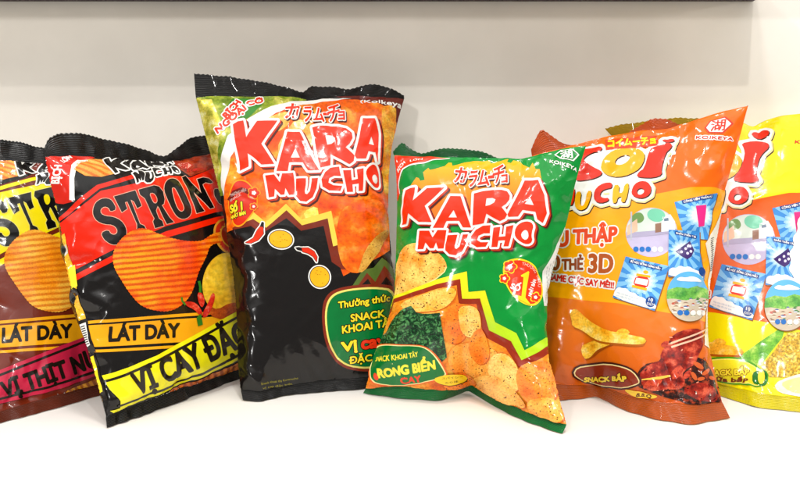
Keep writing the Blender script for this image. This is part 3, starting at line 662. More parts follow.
    S.add('award_badge', 2, Yb, bd, sm=2)
    for x, y, r in fl: S.add('award_badge', 3.2, Yb, flower(x, y, r + 1.1)); S.add('award_badge', 4, Rb, flower(x, y, r)); S.add('award_badge', 4.8, film('white_ink', c=WHITE), flower(x, y, r * .38))
    c = bd.mean(0); S.add('award_badge', 2.6, Rb, c + (bd - c) * .92, sm=2)
    S.add('award_badge', 5, Yb, [(520.4, 275.6), (527.4, 271.4), (528.2, 272.2), (525.2, 290), (524.4, 297.6), (528.6, 303.6), (528, 304.8), (514, 296.6), (514.4, 295), (520.8, 296.2), (522.6, 277.4), (520.6, 277)])
    S.add('award_badge', 5, film('white_ink', c=WHITE), text('SỐ', (510.2, 288.2), (518.4, 291.6), (520.2, 286.6), (512, 283.4)), off=.3, **kw)
    S.add('award_badge', 5, film('white_ink', c=WHITE), text('NHẬT BẢN', (529.6, 297), (534.8, 280.5), (531.6, 279.3), (526.8, 295.6)), off=.12, **kw)
    for k, ch in enumerate('THƯƠNG HIỆU'):
        if ch == ' ': continue
        a = math.radians(-84 + k * 8.6); a2_ = a + math.radians(7); ce_ = np.array([520., 284.]); f = lambda r, a: ce_ + np.array([r * 1.0 * math.cos(a), r * 1.15 * math.sin(a)])
        S.add('award_badge', 5, film('pale_ink', c=(255, 210, 190)), text(ch, f(16.4, a), f(16.4, a2_), f(18.8, a2_), f(18.8, a)), **kw)
    emblem(S, [(554.5, 155), (561.5, 150.2), (573, 149.8), (578.6, 155.3), (572.2, 162.4), (560.2, 160.8)], ((560.3, 160.2), (571.6, 159.8), (571.9, 151.2), (560.8, 151.8)), ((549.5, 164.4), (576.4, 171.2), (577.2, 168), (550, 161.2)))
    S.add('side_gusset', 1, film('white_ink', c=(228, 226, 218)), [(572, 214), (563, 232), (551, 256), (543, 271), (540.8, 285), (541, 296), (543.5, 306), (556, 306), (560, 260)])
    for k in range(4):
        S.add('side_gusset', 2, film('grey_ink', c=(120, 124, 120)), text('Thành phần: khoai tây, dầu thực vật', (545.2 + k * 1.9, 303 - k * 2), (548.2 + k * 3.1, 266 - k * 3), (547.2 + k * 3.1, 266 - k * 3), (544.3 + k * 1.9, 303 - k * 2)), **kw)
    K = [('カ', ((455, 183.5), (465.2, 184.2), (468.3, 170.2), (456.3, 169.6))), ('ラ', ((468.8, 188), (476.4, 187.6), (478.8, 172.6), (470, 173.4))), ('ム', ((477.8, 187), (489.4, 186.8), (488.6, 172.6), (480, 173))),
      ('ー', ((488.6, 180.2), (494.2, 179.6), (494.2, 177.4), (488.6, 178))), ('チ', ((493.6, 185.2), (503.4, 183.6), (505.6, 166.4), (493, 170.2))), ('ョ', ((501.9, 184.2), (507.6, 183.7), (507.6, 176.9), (502, 177.4)))]
    logo(S, lambda r: r, kata=K)
    return S, [film('green_film', c=G), film('dark_green_seal', c=(0, 84, 36), ribs=60, rough=.22), film('green_seal', c=(0, 104, 44), ribs=60, rough=.2)]

def pepper(S, body, stem, z):
    W = film('white_ink', c=WHITE)
    S.add('vegetable_drawings', z, W, [body, stem] if False else body, off=1.5); S.add('vegetable_drawings', z, W, stem, off=1.3)
    S.add('vegetable_drawings', z + .7, film('black_ink', c=(22, 16, 14)), stem, off=.35)
    S.add('vegetable_drawings', z + .7, film('black_ink', c=(22, 16, 14)), body, off=.45); S.add('vegetable_drawings', z + 1.4, film('red_ink', c=(228, 48, 16)), body)
def potato(S, x, y, rx, ry, rot, z):
    S.add('vegetable_drawings', z, film('white_ink', c=WHITE), ell(x, y, rx + 1.9, ry + 1.9, rot)); S.add('vegetable_drawings', z + .7, film('black_ink', c=(22, 16, 14)), ell(x, y, rx + .7, ry + .7, rot))
    S.add('vegetable_drawings', z + 1.4, film('potato_ink', c=(246, 178, 24)), ell(x, y, rx, ry, rot))
    rng = random.Random(int(x))
    for _ in range(7):
        a, r = rng.random() * 6.28, rng.random() ** .5 * .7; S.add('vegetable_drawings', z + 2.1, film('brown_ink', c=(120, 66, 10)), ell(x + rx * r * math.cos(a), y + ry * r * math.sin(a), .42, .36, n=8))
def art_black():
    S = Sheet(); BK = (17, 13, 12); W = film('white_ink', c=WHITE); kw = dict(nz=True)
    S.add('pouch_print', 1, film('leaf_picture_ink', 'mottle', (92, 120, 24), (150, 168, 44), (214, 206, 96), sc=.7), [(180, 90), (310, 96), (302, 101), (250, 120), (230, 138), (222, 165), (222, 195), (205, 195)])
    S.add('pouch_print', 1.4, film('green_ink', c=(52, 128, 34)), [(232, 97), (262, 99), (262, 106), (250, 118), (236, 128), (226, 112)])
    S.add('pouch_print', 1.4, film('gold_ink', 'mottle', (150, 150, 30), (222, 206, 80), (250, 244, 170), metal=.5, rough=.25, sc=1.3), [(190, 98), (212, 100), (224, 128), (219, 150), (216, 190), (200, 190)])
    S.add('pouch_print', 1, film('maroon_ink', c=(104, 34, 26)), [(322, 92), (412, 92), (412, 140), (392, 150), (388, 115), (370, 102)])
    S.add('pouch_print', 2.2, W, [(232, 158), (224, 196), (221.5, 186), (221, 160), (229, 137), (249, 119.5), (271, 107), (302, 99.5), (330, 96.8), (352, 97.5), (330, 100), (304, 104), (276, 114), (246, 135)])
    S.add('pouch_print', 1.8, film('picture_ink', 'mottle', (234, 66, 4), (252, 108, 8), (255, 186, 60), sc=.42), [(224, 192), (226, 160), (233, 140), (247, 126), (275, 110), (304, 102.5), (335, 98.5), (364, 99), (381, 106), (391, 112), (397, 122), (396, 150), (391, 170), (391, 250), (300, 300), (228, 260)])
    ch = lambda a, b, c3: film('crisp_ink', 'mottle', a, b, c3, sc=.8)
    S.add('chip_picture#b1', 2.2, ch((226, 120, 10), (248, 170, 40), (255, 214, 90)), [(381, 108), (390, 106), (397, 110), (395, 135), (393, 190), (385, 196), (381, 180), (384, 150), (380, 124)], sm=1)
    S.add('chip_picture#b2', 2.2, ch((240, 170, 50), (255, 206, 110), (255, 226, 150)), [(254, 130), (266, 120), (284, 112), (292, 118), (286, 130), (262, 136)], sm=1)
    S.add('chip_picture#b3', 2.2, ch((240, 150, 40), (255, 196, 100), (255, 226, 150)), [(286, 132), (296, 120), (312, 124), (318, 140), (300, 160), (284, 170), (276, 150)], sm=1)
    S.add('chip_picture#b4', 2.2, ch((250, 190, 40), (255, 224, 90), (255, 236, 130)), [(303, 212), (317, 205), (319, 218), (306, 220)], sm=1)
    S.add('pouch_print', 3, film('lime_yellow_ink', 'fade', (222, 190, 60), (236, 204, 80), sc=250, rot=200), [(238, 219), (254, 212.5), (266, 222.5), (286, 204), (301.5, 219.5), (331, 211), (337, 240), (338, 252), (330, 262), (238, 250)])
    S.add('pouch_print', 3.5, film('maroon_ink', c=(120, 40, 22)), [(234, 228), (254, 219.5), (266.5, 228), (286.5, 210.5), (302, 225.5), (327.5, 218.5), (333, 246.5), (346, 243), (352, 270), (234, 262)])
    S.add('pouch_print', 4, film('black_ink', c=BK), [(225, 232), (252, 226.5), (262, 234), (286.4, 218.5), (301, 231), (323.5, 226), (331.5, 262), (340, 268), (352, 300), (352, 420), (225, 420)])
    S.add('pouch_print', 4.4, film('green_ink', c=(84, 108, 44)), [(352, 286), (362, 270), (372, 268), (380, 258), (396, 270), (400, 290), (380, 296)])
    S.add('pouch_print', 4.8, film('maroon_ink', c=(122, 42, 22)), [(344, 300), (350, 286), (358, 285), (366, 273), (374, 282), (382, 266), (398, 284), (402, 306)])
    S.add('pouch_print', 5.2, film('black_ink', c=BK), [(360, 286), (367, 279), (371, 286)]); S.add('pouch_print', 5.2, film('black_ink', c=BK), [(379, 285), (384, 277), (392, 286)])
    S.add('chip_picture#big', 5.5, film('crisp_ink', 'mottle', (232, 74, 4), (252, 112, 10), (255, 166, 60), sc=.5), [(336.5, 236), (337, 224), (341, 210), (352, 203.5), (374, 198.5), (382, 205), (390, 224), (390, 232), (378, 250), (370, 262), (364, 271), (354, 274), (344, 269), (338.5, 256)], sm=1)
    S.add('chip_picture#big', 6, film('crisp_underside_ink', 'speck', (200, 130, 30), (226, 176, 76), (130, 80, 20)), [(389, 228), (376, 234), (364, 250), (359, 266), (357, 273), (363, 272), (370, 262), (379, 250), (389, 234)], sm=1)
    lab = np.array([(321, 312), (325.5, 295), (339, 287), (374, 283.5), (398, 287), (404, 330), (400, 366), (376, 371), (348, 370), (333, 359), (324, 341)]); c = lab.mean(0)
    S.add('flavour_label', 6, film('maroon_ink', c=(126, 40, 20)), lab, sm=2)
    S.add('flavour_label', 6.6, film('cream_ink', c=(236, 220, 110)), c + (lab - c) * np.array([.92, .93]), sm=2); S.add('flavour_label', 7.2, film('green_ink', c=(0, 112, 50)), c + (lab - c) * np.array([.87, .885]), sm=2)
    Y = film('yellow_ink', c=(248, 222, 40)); BKI = film('black_ink', c=BK)
    for t, q, ink, w in (('Thưởng thức', ((338.3, 308.4), (388, 301), (387.6, 294.8), (338, 302)), Y, .3), ('SNACK', ((350.6, 321.6), (382.6, 316.8), (382.2, 310), (350.2, 314.6)), Y, .32), ('KHOAI TÂY', ((342, 333.2), (393, 325.2), (392.4, 318.2), (341.6, 326)), Y, .32),
        ('Vị', ((341.6, 350.6), (356, 348.8), (355.4, 340.6), (341.2, 342.2)), Y, .75), ('cay', ((361, 348.3), (384, 345), (383.4, 334), (360.6, 337)), film('red_ink', c=(226, 52, 20)), .8), ('ĐẶC BIỆT', ((349, 362.8), (396, 356), (395.6, 350), (348.8, 356.4)), Y, .35)):
        r = text(t, *q); S.add('flavour_label', 7.8, BKI, r, off=w + .75, **kw); S.add('flavour_label', 8.4, ink, r, off=w, **kw)
    pepper(S, [(263.6, 227.5), (264, 234), (259, 240.5), (252, 244), (247.5, 243.3), (254.5, 238.5), (257.8, 231), (260.6, 227.2)], [(262.4, 222.6), (264, 223), (264, 228.5), (260.6, 227.5)], 5)
    pepper(S, [(301.5, 248.2), (308, 248), (314, 251.5), (317, 257), (316.4, 262), (313.2, 257), (308, 253.6), (302.5, 252)], [(295.6, 248), (299, 247.6), (302, 248.4), (302, 251), (297.5, 250)], 5)
    potato(S, 281, 239.5, 11.4, 8.4, 8, 5); potato(S, 319.6, 276.9, 9.4, 10.2, -20, 5)
    bd = np.array([(233.5, 185), (238, 179.5), (247, 180.5), (253, 187), (258, 196), (258.5, 206), (251, 218), (244, 226.5), (237, 228), (232, 219), (229, 203)]); c = bd.mean(0)
    S.add('award_badge', 4.6, film('badge_yellow_ink', c=(246, 160, 20)), bd, sm=2); S.add('award_badge', 5.2, film('red_ink', c=(214, 44, 14)), c + (bd - c) * .93, sm=2)
    for x, y, r in ((254.6, 193.6, 5.6), (254.4, 207.2, 3.4)):
        S.add('award_badge', 5.8, film('badge_yellow_ink', c=(246, 160, 20)), flower(x, y, r + .9)); S.add('award_badge', 6.4, film('red_ink', c=(214, 44, 14)), flower(x, y, r)); S.add('award_badge', 7, W, flower(x, y, r * .4))
    S.add('award_badge', 5.8, film('dark_red_ink', c=(110, 20, 8)), stroke([(231, 201), (236, 193), (243, 190), (250, 193)], 4.2)); S.add('award_badge', 6.4, film('pale_ink', c=(240, 210, 200)), text('THƯƠNG HIỆU', (232.8, 197.5), (247.5, 191.5), (246.5, 189), (232, 195)), **kw)
    S.add('award_badge', 6.4, film('pale_ink', c=(240, 210, 200)), text('SNACK', (232.6, 202.5), (242.8, 195.8), (241.8, 194), (231.8, 200.4)), **kw)
    r = text('Số 1', (232.6, 213.4), (243.8, 210.2), (243.2, 202.8), (232.2, 206)); S.add('award_badge', 6.2, BKI, r, off=1.0, **kw); S.add('award_badge', 6.9, Y, r, off=.5, **kw)
    r = text('NHẬT BẢN', (232.4, 219.6), (247, 215), (246.6, 211.4), (232.2, 216)); S.add('award_badge', 6.2, BKI, r, off=.6, **kw); S.add('award_badge', 6.9, Y, r, off=.2, **kw)
    RI = film('red_ink', c=(216, 52, 24))
    for t, q, w in (('BỊCH', ((228.6, 121), (241.2, 103.2), (236, 99), (223.6, 116.6)), .6), ('NGOẠI', ((219.4, 134.6), (246.8, 110.6), (242.8, 106), (216.4, 129.6)), .5), ('CỠ', ((247.4, 107), (263.2, 102.6), (261.8, 97.6), (246, 102)), .6)):
        r = text(t, *q); S.add('size_lettering#' + t, 3, W, r, off=w + 1.1, **kw); S.add('size_lettering#' + t, 3.6, RI, r, off=w, **kw)
    S.add('maker_lettering', 3, W, text('(Koikeya', (360.5, 102), (401, 108), (401.5, 103), (361, 98.4)), off=.16, **kw)
    S.add('small_print#1', 5, film('olive_ink', c=(150, 140, 40)), text('Snack khoai tây Karamucho', (261, 384.4), (298, 378.6), (297.6, 376.4), (260.8, 382)), **kw); S.add('small_print#2', 5, film('olive_ink', c=(150, 140, 40)), text('vị cay đặc biệt', (262, 389), (292, 385), (291.8, 383), (262, 386.8)), **kw)
    K = [('カ', ((285.6, 120.2), (297.6, 120), (299.6, 105.6), (286, 106.4))), ('ラ', ((303.4, 123.4), (310.4, 123.4), (311.6, 108), (303.6, 109))), ('ム', ((313, 123), (324, 123.4), (322.6, 109.6), (315, 110))),
      ('ー', ((323.2, 116.8), (328.6, 116.4), (328.6, 114.4), (323.2, 114.8))), ('チ', ((328.6, 123.2), (337.2, 121.8), (340, 105.6), (327.8, 107.8))), ('ョ', ((338, 121.6), (344.2, 121.2), (343.8, 113.4), (338.2, 113.8)))]
    logo(S, to_C, kata=K, z=4.4)
    return S, [film('black_film', c=BK), film('black_seal', c=(9, 8, 8), ribs=60, rough=.3), film('black_seal', c=(9, 8, 8), ribs=60, rough=.25)]

def r2(p): return T(85, 180, 8.3125, p)
def r3(p): return T(155, 165, 8.3125, p)
STRONG = [smooth_ring(r2([(255, 250), (205, 272), (190, 238), (155, 228), (122, 250), (125, 288), (165, 308), (230, 312), (290, 342), (332, 390), (345, 440), (330, 490), (290, 530), (240, 545), (200, 535), (175, 515), (160, 500), (135, 445), (192, 420), (212, 455), (245, 462), (268, 440), (262, 405), (225, 378), (160, 375), (100, 352), (65, 305), (60, 255), (80, 200), (125, 165), (180, 160), (220, 180)]), 1),
  r2([(232, 145), (410, 95), (465, 220), (430, 240), (400, 185), (372, 170), (455, 370), (490, 385), (512, 425), (425, 440), (432, 400), (430, 370), (345, 185), (325, 192), (345, 245), (300, 275)]),
  r2([(437, 90), (560, 58), (605, 68), (640, 105), (655, 165), (648, 205)]) + r3([(50, 338), (80, 385), (118, 440), (155, 478), (95, 495), (60, 425), (30, 365), (15, 345)]) + r2([(585, 258), (612, 325), (640, 345), (652, 385), (580, 405), (563, 350), (575, 325), (490, 160), (450, 130)]),
  smooth_ring(r3([(70, 170), (100, 130), (150, 125), (195, 160), (240, 240), (285, 330), (300, 390), (280, 435), (230, 455), (180, 435), (140, 380), (95, 290), (65, 220)]), 1),
  T(180, 165, 9.984, [(5, 140), (45, 125), (205, 288), (175, 200), (158, 156), (215, 140), (270, 150), (312, 185), (290, 196), (240, 186), (212, 205), (232, 245), (330, 430), (292, 442), (130, 275), (190, 400), (237, 465), (158, 487), (140, 430), (80, 270), (20, 175)]),
  T(180, 165, 9.984, [(328, 250), (360, 245), (400, 300), (445, 355), (470, 400), (450, 425), (415, 410), (375, 385), (338, 320), (325, 270)])]
SH = [smooth_ring(r2([(525, 120), (560, 115), (590, 150), (595, 190), (570, 205), (545, 170)]), 1), smooth_ring(r3([(125, 205), (145, 195), (165, 215), (205, 290), (235, 350), (235, 380), (210, 395), (180, 370), (150, 300)]), 1)]
b3 = lambda p: T(40, 270, 2.936, p)
def art_strong(other=False):
    if other:
        def mp(q):
            q = np.asarray(q, float); f = np.clip((q[:, 1] - 160) / 45, 0, 1); f = f * f * (3 - 2 * f); return np.stack([q[:, 0] - 90 - 17 * f, q[:, 1] + 1.5 - .012 * (q[:, 0] - 100)], -1)
    else: mp = None
    S = Sheet(mp); kw = dict(nz=True)
    BASE = (112, 36, 16) if other else (17, 13, 12); PAN = (250, 226, 10) if other else (236, 34, 2); BN = (196, 34, 66) if other else (246, 236, 20); OR = (246, 168, 18)
    BK = film('black_ink', c=(14, 11, 10)); P = film('panel_ink', c=PAN); W = film('white_ink', c=WHITE); O = film('orange_ink', c=OR); bn = film('banner_ink', c=BN)
    S.add('pouch_print', 1, P, [(60, 222), (67, 218), (84, 205), (100, 192), (134, 185), (165, 177), (190, 179), (212, 170), (236, 163), (262, 160), (262, 205), (214, 213), (166, 226.5), (111, 251), (77, 269), (60, 275)])
    S.add('pouch_print', 1, P, [(60, 216), (67, 210.5), (80, 199), (96, 186.5), (130, 177), (160, 170), (160, 173.5), (130, 181), (99, 190), (84, 202), (69, 215), (60, 220)])
    S.add('pouch_print', 1, P, [(60, 284), (79, 273.5), (111, 256), (166, 231.5), (214, 218), (262, 208), (262, 213), (214, 224), (166, 238), (111, 262.5), (81, 279), (60, 290)])
    S.add('corner_flash', 1.2, film('corner_ink', c=(70, 30, 20) if other else (214, 36, 18)), [(40, 150), (96, 155), (84, 163), (75, 170), (70.5, 182), (73, 202), (65, 203), (52, 200), (40, 190)])
    if not other:
        S.add('corner_flash', 2, W, [(88.4, 158), (78, 160.2), (71, 167), (69, 178), (70.4, 200), (75.4, 201), (73.6, 180), (75, 170), (80.2, 164.2), (90, 160)])
        S.add('size_lettering#1', 2, W, text('BỊCH', (59.8, 183.4), (61.4, 167.6), (55, 166.2), (52, 181.6)), off=.4, **kw); S.add('size_lettering#2', 2, W, text('LỚN', (63.8, 164.6), (72.6, 157.6), (68.6, 153), (60, 161.6)), off=.3, **kw)
    rd = (lambda a, b, c, rot=-8, sc=1: film('ridged_chip_ink', 'ridged', a, b, c, rot=rot, sc=sc))
    cc = ((250, 150, 20), (255, 196, 70), (214, 104, 10)) if other else ((255, 84, 6), (255, 168, 24), (204, 40, 0))
    S.add('chip_picture#top', 2, rd((248, 140, 30), (255, 180, 80), (214, 96, 14), 25), [(73, 172), (78, 163), (88, 158), (104, 157), (112, 168), (113, 176), (100, 179), (84, 178)])
    S.add('pouch_print', 1.6, BK, [(73, 176), (90, 180), (114, 177), (131, 170), (134, 166), (150, 160), (150, 150), (90, 150), (84, 158), (110, 172), (92, 186), (76, 200)] if False else [(74, 176), (98, 179), (128, 172), (120, 178), (98, 184), (84, 196), (75, 202)])
    F = STRONG
    S.add('title_lettering', 2, film('pale_outline_ink', c=(250, 190, 160) if not other else (240, 226, 120)), F, off=.55); hs = [F[2], SH[0]]; ho = [F[3], SH[1]]
    for r in (F[0], F[1], F[4], F[5], hs, ho): S.add('title_lettering', 2.7, BK, r)
    S.add('title_lettering', 2.2, P, SH[0]); S.add('title_lettering', 2.2, P, SH[1])
    if not other:
        for h in SH: S.add('title_lettering', 2.9, film('pale_outline_ink', c=(250, 190, 160)), [h, offset([h], -.5, .25)[0]])
    # the big crinkle-cut chip, scalloped edge
    chip = T(100, 220, 4.99, [(55, 190), (70, 140), (110, 90), (160, 55), (210, 42), (260, 60), (320, 85), (400, 105), (470, 110), (510, 105), (550, 75), (600, 60), (615, 85), (600, 110), (540, 125), (525, 180), (490, 250), (470, 320), (450, 370), (410, 420), (350, 455), (280, 455), (200, 430), (150, 370), (95, 290), (65, 240)])
    if other: chip = [(x if x < 198 else 198 + (x - 198) * .2, y) for x, y in chip]
    ch = dense(smooth_ring(chip, 2), .5); d = np.roll(ch, -1, 0) - ch; d /= np.hypot(d[:, 0], d[:, 1])[:, None] + 1e-9; L = np.arange(len(ch)) * .5; ch = ch + np.stack([d[:, 1], -d[:, 0]], -1) * (.55 * np.abs(np.sin(L * .85)))[:, None]
    S.add('chip_picture#big', 3.6, rd(*cc, rot=-6), ch)
    if not other:
        S.add('vegetable_picture', 3.2, film('potato_picture_ink', 'mottle', (232, 166, 24), (250, 202, 50), (255, 224, 100), sc=.35), ell(222.5, 283, 20.5, 30, 8)); S.add('vegetable_picture', 3.9, film('potato_shade_ink', 'mottle', (150, 50, 14), (190, 80, 24), (214, 110, 30)), [(208, 306), (216, 310), (228, 303), (240, 303), (238, 314), (222, 320), (208, 316)], sm=1)
        rp = film('chilli_picture_ink', 'mottle', (190, 22, 12), (226, 50, 28), (250, 130, 100), sc=1.4); gp = film('green_ink', c=(52, 120, 30))
        for z, pg in ((5, T(100, 220, 4.99, [(415, 410), (440, 405), (475, 415), (500, 450), (505, 480), (490, 475), (460, 445), (425, 430)])), (5.2, T(100, 220, 4.99, [(480, 365), (500, 358), (515, 385), (515, 420), (500, 440), (485, 410)])), (5.4, T(100, 220, 4.99, [(555, 360), (570, 375), (560, 420), (530, 480), (505, 490), (505, 460), (530, 420)]))): S.add('vegetable_picture', z, rp, pg, sm=1)
        S.add('vegetable_picture', 5.6, gp, stroke(T(100, 220, 4.99, [(490, 305), (497, 335), (495, 362)]), 2.6)); S.add('vegetable_picture', 5.6, gp, stroke(T(100, 220, 4.99, [(402, 385), (405, 405), (420, 425)]), 2)); S.add('vegetable_picture', 5.8, gp, T(40, 270, 2.936, [(455, 140), (468, 128), (474, 160), (460, 165)]))
        for rx, ry, m in ((14.5, 19, film('gold_print_ink', c=(222, 150, 40))), (12.6, 17, film('red_ink', c=(196, 40, 16))), (8.6, 12, film('gold_print_ink', c=(222, 150, 40))), (7.4, 10.6, film('dark_red_ink', c=(170, 44, 16)))): S.add('award_badge', 3 + (14.5 - rx) * .25, m, ell(228, 237, rx, ry, -28))
        for k in range(26):
            a = k * 2 * math.pi / 26; S.add('award_badge', 4.3, film('gold_print_ink', c=(222, 150, 40)), ell(228 + 10.6 * math.cos(a) + 4 * math.sin(a) * -.3, 237 + 14.6 * math.sin(a), .55, .9, n=8))
    # orange plain-cut banner
    S.add('cut_banner', 2.2, O, b3([(120, 153), (160, 148), (525, 120), (620, 116), (620, 124), (520, 129), (160, 157), (120, 162)]))
    S.add('cut_banner', 2.2, O, b3([(120, 166), (160, 162), (520, 136), (620, 130), (620, 205), (400, 212), (165, 226), (120, 229)])); S.add('cut_banner', 2.2, O, b3([(120, 236), (168, 234), (370, 222), (620, 212), (620, 220), (370, 230), (168, 242), (120, 245)]))
    tx = film('banner_black_ink', c=(30, 22, 14))
    S.add('cut_banner', 3.4, tx, text('LÁT DÀY', (109.6, 341.2), (178.4, 336.6), (178, 323.8), (109.8, 327.2)), off=.85, **kw)
    # slanted flavour banner
    if not other:
        S.add('flavour_banner', 4.4, bn, b3([(188, 311), (340, 250), (450, 190), (580, 118), (640, 84), (640, 225), (590, 252), (520, 290), (430, 332), (300, 386), (235, 408), (232, 380), (205, 350)]))
        for pts in ([(186, 331), (345, 264), (455, 205), (585, 133), (645, 100)], [(225, 398), (300, 372), (428, 320), (518, 278), (588, 240), (645, 208)]): S.add('flavour_banner', 5, tx, stroke(b3(pts), 2.5))
        S.add('flavour_banner', 5.6, tx, text('VỊ CAY ĐẶC BIỆT', *b3([(283, 364), (745, 147), (722, 86), (262, 306)])), off=1.25, **kw)
    else:
        S.add('flavour_banner', 4.4, bn, [(-50, 390), (0, 370), (60, 346), (84, 337), (150, 312), (150, 352), (98, 374), (60, 389), (0, 404), (-50, 418)], mp=False)
        for pts in ([(-50, 394), (0, 375), (86, 341), (150, 316)], [(-50, 413), (0, 398.5), (50, 386.5), (96, 370.5), (150, 347)]): S.add('flavour_banner', 5, tx, stroke(pts, 2.4), mp=False)
        S.add('flavour_banner', 5.6, tx, text('VỊ THỊT NƯỚNG', (5, 398), (137, 351), (132, 335.5), (0, 383)), off=1.0, mp=False, **kw)
    if not other:
        S.add('flavour_banner', 4.4, bn, b3([(205, 412), (240, 402), (262, 398), (250, 408), (215, 420)]))
    S.add('chip_picture#low', 3, rd((206, 92, 20) if not other else (214, 130, 20), (232, 130, 40) if not other else (240, 170, 40), (140, 50, 10), 60, .9), b3([(362, 398), (395, 352), (430, 338), (520, 298), (590, 262), (640, 240), (640, 300), (585, 312), (520, 348), (440, 382)]))
    S.add('small_print', 2, W, text('HÌNH ẢNH SNACK CHỈ MANG TÍNH MINH HỌA', *b3([(196, 445), (560, 300), (558, 292), (194, 436)])), **kw)
    if not other:   # the printed side that wraps round the left edge
        g = lambda z, c, p, k='flat', c2=None: S.add('side_gusset', z, film('side_ink', k, c, c2), p)
        g(3, (236, 150, 20), [(58, 236), (66, 232), (73, 262), (80, 290), (83, 304), (90, 330), (100, 372), (107, 400), (98, 405), (80, 330), (70, 285)], 'mottle', (250, 196, 50))
        g(3.6, (28, 22, 20), [(70, 284), (79.6, 288.6), (82.6, 294), (76, 296)]); g(3.6, (226, 216, 206), [(64, 246), (67.6, 243), (70.4, 252), (66, 256)]); g(3.6, (246, 226, 50), [(70, 268), (75.6, 264), (80, 286), (74, 289)])
        g(3.6, (28, 22, 20), [(78, 322), (88.5, 318), (91, 330), (98, 352), (94, 352), (84, 352)]); g(4.2, (236, 234, 228), [(81.5, 324.6), (87.4, 322.6), (92.4, 345), (88.6, 348)])
        for k in range(9): g(4.8, (40, 34, 30), [(82.8 + k * .62, 326.6 + k * 2.2), (86.6 + k * .62, 325.4 + k * 2.2), (86.9 + k * .62, 326.4 + k * 2.2), (83.1 + k * .62, 327.6 + k * 2.2)])
        g(3.6, (28, 22, 20), [(86, 350), (94, 346), (99.6, 364), (108, 400), (98, 404)]); g(4.2, (240, 216, 30), [(91.6, 358), (95.6, 356), (104, 392), (101.6, 394)])
        emblem(S, T(100, 130, 4.99, [(385, 168), (410, 152), (450, 152), (468, 175), (445, 200), (405, 198)]), tuple(T(100, 130, 4.99, [(400, 196), (440, 198), (448, 158), (408, 158)])), tuple(T(100, 130, 4.99, [(432, 218), (520, 212), (528, 196), (440, 202)])), fill=(226, 150, 130), ink=(190, 40, 24))
        S.add('snack_picture', 1.4, film('picture_ink', 'mottle', (120, 30, 10), (170, 52, 16), (200, 90, 30)), [(172, 150), (240, 148), (246, 172), (236, 163), (212, 170), (190, 178), (178, 170)])
    if other: f = lambda r: mp(to_B(r))
    else: f = to_B
    k_ = dict(mp=False); K = [f(r) for r in KARA]; M = [f(r) for r in MUCHO]
    S.add('brand_lettering', 3, W, K + M, off=1.35, **k_); S.add('brand_lettering', 3.6, BK, K, nz=False, **k_); S.add('brand_lettering', 3.7, BK, M, **k_)
    b = film('dark_red_film' if other else 'black_film', c=BASE)
    return S, [b, film('black_seal', c=(9, 8, 8), ribs=60, rough=.3), film('black_seal' if not other else 'brown_seal', c=(9, 8, 8) if not other else (96, 40, 24), ribs=60, rough=.25)]

